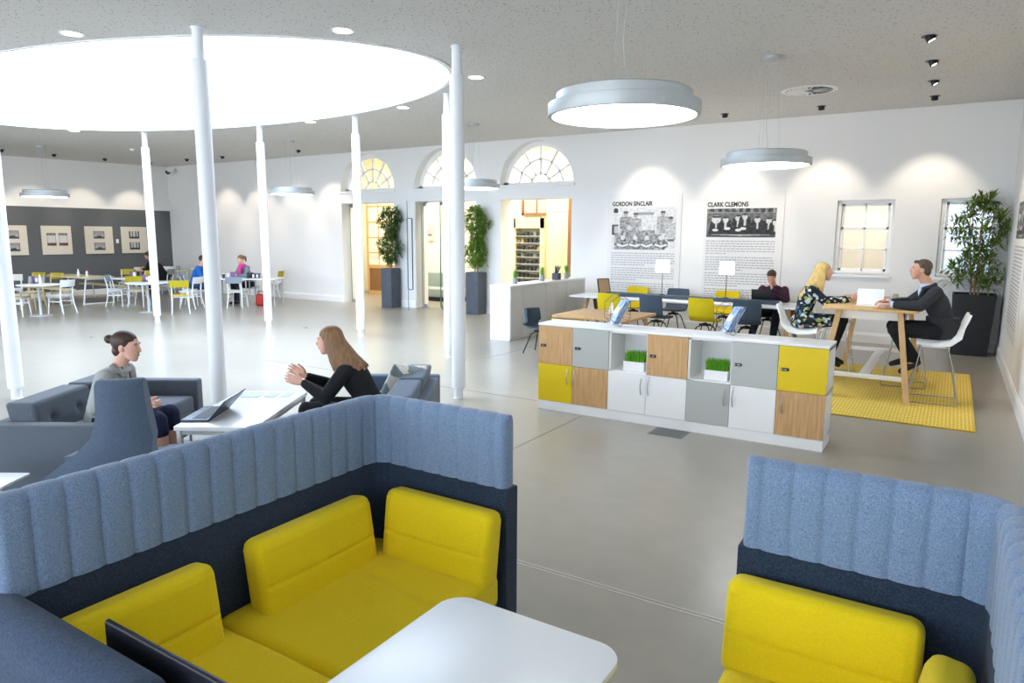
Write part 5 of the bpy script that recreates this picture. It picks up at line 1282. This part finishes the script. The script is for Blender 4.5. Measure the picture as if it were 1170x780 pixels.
def person(label, loc, rz, J, skin, hair, top, bottom, vox=.007, female=True, s=1.0, extras=None):
    """J: joints in the person's own frame, x forward, y left, z up.
    torso: pel, wai, che, nb; head: hc, hf; arms: shL elL wrL shR elR wrR; legs: hpL knL anL toL ..."""
    t = thing('person', label, 'person', loc, rz)
    J = {k: V(v) for k, v in J.items()}
    sh = (J['shL'] - J['shR']).normalized()
    def torso(m, g, lower=True):
        pts = [J['pel'], J['wai'], J['che'], (J['shL'] + J['shR']) / 2, J['nb']]
        hw = [.165, .135, .155, .165, .070] if female else [.165, .160, .180, .190, .078]
        dp = [.125, .100, .115, .085, .058] if female else [.125, .115, .125, .095, .066]
        secs = []
        k = 5
        for i in range(4):
            for j_ in range(k + (1 if i == 3 else 0)):
                u = j_ / k; p = pts[i].lerp(pts[i + 1], u); tg = (pts[i + 1] - pts[i]).normalized()
                if i < 3: tg = tg.lerp((pts[i + 2] - pts[i + 1]).normalized(), u).normalized()
                lat = lerp(V((0, 1, 0)), sh, min(1, (i + u) / 2)).normalized(); fr = lat.cross(tg).normalized()
                uu = u * u * (3 - 2 * u); secs.append((p, lat * (lerp(hw[i], hw[i + 1], uu) + g), fr * (lerp(dp[i], dp[i + 1], uu) + g)))
        m.loft(secs, 20)
        m.ell(J['pel'], (dp[0] + g + .01, hw[0] + g, .10 + g), n=18, m=10)
    aR = [.050, .040, .036, .026] if female else [.060, .048, .044, .031]
    lR = [.088, .060, .052, .040] if female else [.092, .066, .058, .042]
    # ---- body: one continuous surface
    b_ = MB(); torso(b_, -.012)
    for k in 'LR':
        limb(b_, [J['sh' + k], J['sh' + k].lerp(J['el' + k], .5), J['el' + k], J['el' + k].lerp(J['wr' + k], .35), J['wr' + k]], [aR[0], aR[0] * .9, aR[1], aR[2] * 1.02, aR[3]])
        limb(b_, [J['hp' + k], J['hp' + k].lerp(J['kn' + k], .5), J['kn' + k], J['kn' + k].lerp(J['an' + k], .35), J['an' + k]], [lR[0], lR[0] * .85, lR[1], lR[2] * 1.05, lR[3]])
        limb(b_, [J['an' + k] + V((0, 0, -.03)), J['to' + k]], [.038, .026])
    limb(b_, [J['nb'], J['hc'] - V((0, 0, .05)) - V(J['hf']) * .02], [.056 if female else .064, .050 if female else .058])
    P, ax = headmesh(b_, J['hc'], J['hf'], s)
    for k in 'LR':
        if 'h' + k in J:
            hd_ = J['h' + k]; hand(b_, J['wr' + k] + hd_.normalized() * .012, hd_, J['n' + k], J['t' + k], *(extras or {}).get('curl' + k, ((.35, .45, .35),)), s=s if female else s * 1.08)
    body = remesh(obj('body', b_, skin, t), vox * .72)
    # ---- face
    for k in (-1, 1):
        e_ = obj('eye', MB().ell(P(k * .030, .080, .010), (.012 * s, .006 * s, .0055 * s), ax, 10, 8), mat('eye_white', 'E6E2DE', .3), t)
        obj('iris', MB().ell(P(k * .030, .0848, .010), (.005 * s, .0022 * s, .005 * s), ax, 8, 6), mat('dark_iris', '2A211C', .3), e_)
        obj('eyebrow', MB().tube([P(k * .014, .091, .033), P(k * .030, .090, .038), P(k * .046, .080, .033)], [.0028, .0034, .002], 6), hair, t)
    obj('mouth', MB().ell(P(0, .0965, -.052), (.020 * s, .0035 * s, .0055 * s), ax, 10, 6), mLip, t)
    # ---- clothes
    if top:
        m = MB(); torso(m, .004)
        for k in 'LR':
            limb(m, [J['sh' + k], J['sh' + k].lerp(J['el' + k], .5), J['el' + k], J['el' + k].lerp(J['wr' + k], .35), J['wr' + k].lerp(J['el' + k], .06)], [aR[0] + .016, aR[0] * .9 + .017, aR[1] + .017, aR[2] + .016, aR[3] + .011])
        m.loft([(J['nb'] - V((0, 0, .03)), V((.085, 0, 0)), V((0, .10, 0))), (J['nb'] + V((.0, 0, .012)), V((.066, 0, 0)), V((0, .072, 0)))], 16)
        remesh(obj(top[0], m, top[1], t), vox)
    if bottom:
        m = MB(); 
        if bottom[0] in ('skirt', 'dress_skirt'):
            hem = bottom[2]
            secs = []
            for u in (0, .15, .3, .45, .6, .75, .9, 1.0):
                u2 = u * hem; L_ = J['hpL'].lerp(J['knL'], u2); R_ = J['hpR'].lerp(J['knR'], u2); c_ = (L_ + R_) / 2; w_ = (L_ - R_).length / 2 + lerp(.10, .085, u)
                secs.append((c_, V((0, w_, 0)), ((J['knL'] - J['hpL']).normalized().cross(V((0, 1, 0)))).normalized() * lerp(.115, .082, u)))
            m.loft(secs, 20); m.ell(J['pel'], (.14, .18, .12), n=18, m=10)
            if hem >= 1:
                for k in 'LR': limb(m, [J['kn' + k], J['kn' + k].lerp(J['an' + k], .22)], [.074, .07])
        else:
            m.ell(J['pel'], (.14, .18, .12), n=18, m=10)
            for k in 'LR':
                limb(m, [J['hp' + k], J['hp' + k].lerp(J['kn' + k], .5), J['kn' + k], J['kn' + k].lerp(J['an' + k], .4), J['an' + k].lerp(J['kn' + k], .05)], [lR[0] + .014, lR[0] * .88 + .014, lR[1] + .014, lR[2] + .016, lR[3] + (.022 if bottom[0] == 'trousers' else .008)])
        remesh(obj(bottom[0], m, bottom[1], t), vox)
    for k in 'LR':
        m = MB(); a = J['an' + k] + V((0, 0, -.045)); to = J['to' + k]; d = (to - a).normalized()
        limb(m, [a - d * .035, a, a.lerp(to, .55), to + d * .015], [.036, .043, .040, .032]); remesh(obj('shoe', m, mShoe, t), .008, 1)
    return t, P, ax, J
def hair_cap(P, ax, m, s=1.0, low=.0, rr=(.084, .100, .090)):
    m.ell(P(0, -.022, .040 + low), (rr[0] * s, rr[1] * s, rr[2] * s), ax, 22, 14)
def strand_hair(name, t, P, ax, hairm, ends, seed=1, s=1.0, n=80, back=-.03, fr=.055, vox=.006, tight=.88):
    "crown cap plus a curtain of locks that fall from the parting to the given end line"
    R_ = random.Random(seed); m = MB(); hair_cap(P, ax, m, s)
    for i in range(n):
        u = i / (n - 1); ang = lerp(-1, 1, u) * rad(112)
        top = P(.070 * sin(ang), -.02 - .085 * cos(ang), .06); mid = P(.090 * sin(ang), -.022 - .098 * cos(ang), -.01)
        e = ends(u, R_); e.y = -e.y
        pts = [P(.02 * sin(ang), -.02 - .03 * cos(ang), .12), top, mid, mid.lerp(e, .5) + V((0, 0, -.02)), e]
        m.tube(pts, [.008, .013, .014, .013, .004], 6)
    o = obj(name, m, hairm, t); return remesh(o, vox, 2)

# --- woman in grey blazer with a bun (faces right)
J = dict(pel=(.07, 0, .50), wai=(.085, 0, .63), che=(.12, 0, .77), nb=(.185, 0, .905), hc=(.265, -.01, 1.07), hf=(1, 0, -.10),
         shL=(.155, .16, .855), shR=(.155, -.16, .855), elL=(.14, .23, .64), elR=(.10, -.22, .63), wrL=(.37, .07, .60), wrR=(.37, -.06, .60),
         hpL=(.10, .09, .48), hpR=(.10, -.09, .48), knL=(.52, .08, .52), knR=(.50, -.08, .50), anL=(.56, .07, .10), anR=(.54, -.06, .10), toL=(.70, .07, .03), toR=(.68, -.06, .03),
         hL=(.9, -.5, .0), nL=(0, -1, -.3), tL=(.2, 0, 1), hR=(.9, .5, .02), nR=(0, 1, -.3), tR=(.2, 0, 1))
hp = LF(-3.27, 5.38)
t, P, ax, J_ = person('person with dark hair in a bun, pale grey blazer and navy skirt', (hp.x, hp.y, 0), YAW, J, mSkin2, mHairD, ('blazer', mBlazer), ('skirt', mNavy, 1.0), extras={'curlL': ((.5, .6, .4),), 'curlR': ((.5, .6, .4),)})
m = MB(); hair_cap(P, ax, m, 1, .002, (.082, .100, .088)); m.ell(P(0, -.135, .048), (.036, .040, .036), ax, 14, 10); m.ell(P(0, -.112, .044), (.024, .03, .024), ax, 10, 8); m.ell(P(0, -.06, -.035), (.058, .05, .05), ax, 12, 8)
remesh(obj('hair', m, mHairD, t), .006, 2)
m = MB(); m.loft([(V((.07, 0, .60)), V((.14, 0, 0)), V((0, .155, 0))), (V((.05, 0, .50)), V((.15, 0, 0)), V((0, .175, 0))), (V((.02, 0, .43)), V((.15, 0, 0)), V((0, .185, 0)))], 20); remesh(obj('blazer_hem', m, mBlazer, t), .008)
obj('lanyard', MB().tube([(.235, .05, .92), (.255, .03, .80), (.24, 0, .68), (.255, -.03, .80), (.235, -.05, .92)], .005, 6), mBlk, t)
obj('skirt_stripe', MB().tube([V((.26, -.175, .52)), V((.34, -.17, .57)), V((.40, -.172, .50)), V((.44, -.168, .45))], .008, 6), mat('cream_stripe', 'D8D4CF', .8), t)
obj('blazer_lapel', MB().tube([(.17, -.075, .94), (.25, -.06, .85), (.235, -.04, .72)], [.02, .016, .01], 8), mat('mid_grey_lapel', '8E918F', .9), t)

# --- woman in black with long hair (faces left), gesturing
J = dict(pel=(0, 0, .50), wai=(.05, 0, .62), che=(.13, 0, .76), nb=(.245, 0, .895), hc=(.345, 0, 1.075), hf=(1, 0, -.12),
         shL=(.19, .165, .84), shR=(.19, -.165, .84), elL=(.34, .20, .64), elR=(.36, -.19, .65), wrL=(.545, .09, .735), wrR=(.56, -.06, .76),
         hpL=(.02, .09, .47), hpR=(.02, -.09, .47), knL=(.52, .11, .51), knR=(.50, -.11, .50), anL=(.50, .10, .10), anR=(.48, -.10, .10), toL=(.64, .12, .03), toR=(.62, -.12, .03),
         hL=(.95, .0, .30), nL=(0, -1, .1), tL=(-.25, 0, 1), hR=(.85, .1, .5), nR=(0, 1, .1), tR=(-.3, 0, 1))
hp = LF(-1.17, 5.72)
t, P, ax, J_ = person('person with long light brown hair in black clothes, leaning forward with hands out', (hp.x, hp.y, 0), YAW + pi, J, mSkin2, mHairB, ('jumper', mBlackCloth), ('leggings', mBlackCloth), extras={'curlL': ((.12, .18, .15), 1.0, .16, .9), 'curlR': ((.1, .15, .12), 1.0, .16, .9)} if False else {'curlL': ((.12, .18, .15),), 'curlR': ((.1, .15, .12),)})
def ends(u, R_):
    a = lerp(-1, 1, u); y = .12 * sin(a * 2.2)
    f = max(0, min(1, (abs(a) - .4) / .55)); return V((lerp(.03, .265, f) + .02 * R_.random(), lerp(y * .9, .125 if a > 0 else -.125, f), lerp(.83, .82, f) + .04 * R_.random()))
strand_hair('hair', t, P, ax, mHairB, ends, 3)

# --- woman in floral dress on the high stool (faces right along the room)
mFloral = mat('floral_dress_print', '1A2029', .9); nt, b = nodes(mFloral); tc = nt.nodes.new('ShaderNodeTexCoord'); vo = nt.nodes.new('ShaderNodeTexVoronoi'); vo.inputs['Scale'].default_value = 26; nt.links.new(tc.outputs['Object'], vo.inputs[0])
q = nt.nodes.new('ShaderNodeValToRGB'); q.color_ramp.interpolation = 'CONSTANT'
for p_, c_ in ((0, '171C24'), (.34, '46648C'), (.44, 'D8DCC8'), (.54, '1A2028'), (.72, '8C9A4C'), (.80, '23342E'), (.9, 'B9C4CE')):
    e = q.color_ramp.elements[0] if p_ == 0 else q.color_ramp.elements.new(p_); e.color = lin(c_)
q.color_ramp.elements.remove(q.color_ramp.elements[-1])
sp_ = nt.nodes.new('ShaderNodeSeparateColor'); nt.links.new(vo.outputs['Color'], sp_.inputs[0]); nt.links.new(sp_.outputs[0], q.inputs[0]); nt.links.new(q.outputs[0], b.inputs['Base Color'])
J = dict(pel=(0, 0, .84), wai=(.02, 0, .98), che=(.05, 0, 1.13), nb=(.12, 0, 1.32), hc=(.235, 0, 1.49), hf=(1, 0, -.06),
         shL=(.09, .165, 1.26), shR=(.09, -.165, 1.26), elL=(.28, .20, 1.10), elR=(.27, -.20, 1.11), wrL=(.55, .05, 1.145), wrR=(.56, -.06, 1.145),
         hpL=(.02, .09, .84), hpR=(.02, -.09, .83), knL=(.52, .06, .87), knR=(.50, -.08, .86), anL=(.40, .04, .40), anR=(.34, -.05, .38), toL=(.52, .04, .30), toR=(.47, -.06, .28),
         hL=(.9, -.4, .1), nL=(0, -1, -.2), tL=(0, 0, 1), hR=(.9, .4, .1), nR=(0, 1, -.2), tR=(0, 0, 1))
hp = AT(915, 375, 9.3); t, P, ax, J_ = person('person with long blonde hair in a dark floral dress, sitting at the high table', (hp.x, hp.y, 0), rad(14), J, mSkin2, mHairY, ('dress_bodice', mFloral), ('dress_skirt', mFloral, .72), extras={'curlL': ((.7, .8, .5),), 'curlR': ((.7, .8, .5),)})
m = MB()
for k in 'LR': limb(m, [J_['hp' + k].lerp(J_['kn' + k], .5), J_['kn' + k], J_['kn' + k].lerp(J_['an' + k], .35), J_['an' + k], J_['an' + k] + V((.01, 0, -.04))], [.078, .064, .062, .042, .040])
remesh(obj('tights', m, mBlackCloth, t), .007)
m = MB(); m.loft([(J_['nb'] + V((-.01, 0, -.11)), V((.13, 0, 0)), V((0, .19, 0))), (J_['nb'] + V((0, 0, -.03)), V((.10, 0, 0)), V((0, .15, 0))), (J_['nb'] + V((0, 0, .015)), V((.07, 0, 0)), V((0, .075, 0)))], 18); remesh(obj('dress_yoke', m, mat('dark_yoke', '2E3236', .9), t), .007)
def ends(u, R_):
    a = lerp(-1, 1, u); y = .13 * sin(a * 2.2)
    f = max(0, min(1, (abs(a) - .45) / .5)); return V((lerp(-.06, .20, f) + .02 * R_.random(), lerp(y, .13 if a > 0 else -.13, f), lerp(1.12, 1.15, f) + .05 * R_.random()))
strand_hair('hair', t, P, ax, mHairY, ends, 5, n=90)

# --- man in dark suit (faces left)
J = dict(pel=(0, 0, .86), wai=(.04, 0, 1.02), che=(.11, 0, 1.18), nb=(.21, 0, 1.38), hc=(.31, 0, 1.565), hf=(1, 0, .0),
         shL=(.17, .19, 1.31), shR=(.17, -.19, 1.31), elL=(.34, .25, 1.16), elR=(.34, -.24, 1.16), wrL=(.60, .10, 1.155), wrR=(.60, -.10, 1.165),
         hpL=(.02, .10, .85), hpR=(.02, -.10, .85), knL=(.56, .13, .86), knR=(.52, -.12, .88), anL=(.30, .10, .50), anR=(.34, -.08, .52), toL=(.44, .12, .37), toR=(.50, -.08, .42),
         hL=(.95, -.1, .0), nL=(0, -.1, -1), tL=(.1, -1, .1), hR=(.95, .15, .1), nR=(0, .3, -1), tR=(.1, 1, .3))
hp = AT(1078, 385, 8.22); t, P, ax, J_ = person('person with short greying hair and glasses in a dark suit, sitting at the high table', (hp.x, hp.y, 0), rad(196), J, mSkin, mHairG, ('suit_jacket', mSuit), ('trousers', mBlackCloth), female=False, extras={'curlL': ((.3, .4, .3),), 'curlR': ((.4, .6, .4),)})
m = MB(); m.ell(P(0, -.030, .046), (.083, .097, .086), ax, 22, 14); m.ell(P(0, -.062, -.015), (.074, .054, .062), ax, 14, 8); m.ell(P(0, .045, .098), (.05, .032, .022), ax, 14, 8); remesh(obj('hair', m, mHairG, t), .006, 1)
m = MB(); m.loft([(V((.03, 0, 1.02)), V((.17, 0, 0)), V((0, .20, 0))), (V((.01, 0, .90)), V((.185, 0, 0)), V((0, .215, 0))), (V((-.01, 0, .78)), V((.18, 0, 0)), V((0, .225, 0)))], 22); remesh(obj('jacket_hem', m, mSuit, t), .008)
obj('jacket_collar', MB().tube([J_['nb'] + V((.10, .05, -.16)), J_['nb'] + V((.06, .075, -.02)), J_['nb'] + V((-.05, .06, .015)), J_['nb'] + V((-.075, 0, .02)), J_['nb'] + V((-.05, -.06, .015)), J_['nb'] + V((.06, -.075, -.02)), J_['nb'] + V((.10, -.05, -.16))], .022, 8), mSuit, t)
obj('shirt_collar', MB().loft([(J_['nb'] + V((.0, 0, -.015)), V((.078, 0, 0)), V((0, .082, 0))), (J_['nb'] + V((.022, 0, .03)), V((.064, 0, 0)), V((0, .068, 0)))], 20), mShirt, t)
obj('shirt_front', MB().tube([J_['nb'] + V((.065, 0, .02)), J_['nb'] + V((.085, 0, -.07)), J_['nb'] + V((.075, 0, -.16))], [.02, .024, .012], 10), mShirt, t)
for k in 'LR':
    d = (J_['wr' + k] - J_['el' + k]).normalized(); obj('shirt_cuff', MB().tube([J_['wr' + k] - d * .025, J_['wr' + k] + d * .012], .041, 14), mShirt, t)
gl = MB()
for k in (-1, 1):
    gl.tube([P(k * .031 + .020 * cos(a), .104, .010 + .015 * sin(a)) for a in [2 * pi * i / 16 for i in range(16)]], .0015, 5, closed=True); gl.tube([P(k * .052, .103, .014), P(k * .078, .05, .014), P(k * .080, -.01, .010)], .0015, 5)
gl.tube([P(-.011, .106, .012), P(.011, .106, .012)], .0015, 5); obj('glasses', gl, mAlu, t)

# --- man in burgundy jumper behind the black laptop (faces us)
J = dict(pel=(0, 0, .54), wai=(.05, 0, .68), che=(.13, 0, .84), nb=(.22, 0, 1.03), hc=(.30, -.02, 1.20), hf=(.92, -.06, -.38),
         shL=(.17, .20, .96), shR=(.17, -.20, .96), elL=(.30, .27, .80), elR=(.34, -.27, .79), wrL=(.42, .04, 1.0), wrR=(.55, -.12, .80),
         hpL=(.02, .10, .52), hpR=(.02, -.10, .52), knL=(.50, .16, .54), knR=(.50, -.16, .54), anL=(.42, .10, .10), anR=(.60, -.25, .10), toL=(.56, .10, .03), toR=(.74, -.28, .03),
         hL=(.05, -.55, 1), nL=(-1, -.2, 0), tL=(-.6, -.6, .3), hR=(.9, .2, -.1), nR=(0, 0, -1), tR=(0, 1, 0))
t, P, ax, J_ = person('person with short dark hair in a burgundy jumper, hand at mouth, at the long table', (-2.83, 13.93, 0), rad(-92), J, mSkin, mHairD, ('jumper', mPurple), ('trousers', mTrouser), female=False, extras={'curlL': ((.9, 1.1, .8),), 'curlR': ((.3, .4, .3),)})
m = MB(); hair_cap(P, ax, m, 1, .008, (.084, .102, .086)); m.ell(P(0, -.058, -.01), (.066, .05, .05), ax, 14, 8); remesh(obj('hair', m, mHairD, t), .006, 1)

# --- far diners
def sit(lean=.1, arms=.35, z=0): return dict(pel=(0, 0, .54), wai=(.03 + lean * .2, 0, .70), che=(.06 + lean * .5, 0, .88), nb=(.08 + lean, 0, 1.06), hc=(.12 + lean * 1.3, 0, 1.23), hf=(1, 0, -.25),
         shL=(.06 + lean, .18, 1.0), shR=(.06 + lean, -.18, 1.0), elL=(.16 + lean, .24, .78), elR=(.16 + lean, -.24, .78), wrL=(.34 + lean, .08, .80), wrR=(.34 + lean, -.08, .80),
         hpL=(.02, .10, .52), hpR=(.02, -.10, .52), knL=(.46, .11, .53), knR=(.46, -.11, .53), anL=(.42, .10, .10), anR=(.42, -.10, .10), toL=(.56, .10, .03), toR=(.56, -.10, .03),
         hL=(.9, -.3, .2), nL=(0, -1, 0), tL=(0, 0, 1), hR=(.9, .3, .2), nR=(0, 1, 0), tR=(0, 0, 1))
p = LF(-8.70, 19.06); t, P, ax, J_ = person('person in a bright blue jumper at the far white table, half behind the big column', (p.x, p.y, 0), YAW + rad(8), sit(.12), mSkin, mHairD, ('jumper', mBlueJ), ('trousers', mJean), .012, False)
m = MB(); hair_cap(P, ax, m, 1); remesh(obj('hair', m, mHairD, t), .009, 1)
p = LF(-7.45, 19.80); t, P, ax, J_ = person('person with a ponytail, grey cardigan and pink scarf at the far white table', (p.x, p.y, 0), YAW - rad(125), sit(.1), mSkin2, mHairB, ('cardigan', mGreyKnit), ('trousers', mTrouser), .012)
m = MB(); hair_cap(P, ax, m, 1); m.tube([P(0, -.11, .06), P(0, -.16, .03), P(.01, -.165, -.05), P(.0, -.14, -.11)], [.02, .034, .03, .01], 10); remesh(obj('hair', m, mHairB, t), .009, 1)
m = MB(); m.ell(J_['nb'] + V((.02, 0, .0)), (.11, .12, .055)); m.tube([J_['nb'] + V((.10, .04, 0)), J_['nb'] + V((.15, .05, -.14)), J_['nb'] + V((.16, .06, -.28))], [.05, .055, .045], 10); remesh(obj('scarf', m, mPink, t), .01, 2)
p = G(190, 336); t, P, ax, J_ = person('person in black bending over the far wooden table beside the dark wall', (p.x, p.y, 0), YAW + pi, sit(.30), mSkin, mHairD, ('jumper', mBlackCloth), ('trousers', mBlackCloth), .012, False)
m = MB(); hair_cap(P, ax, m, 1); remesh(obj('hair', m, mHairD, t), .009, 1)
cc(189, 336.5, YD + 180, 'cafe chair on which the person in black sits in the far corner', mCafeG, mCreamW)
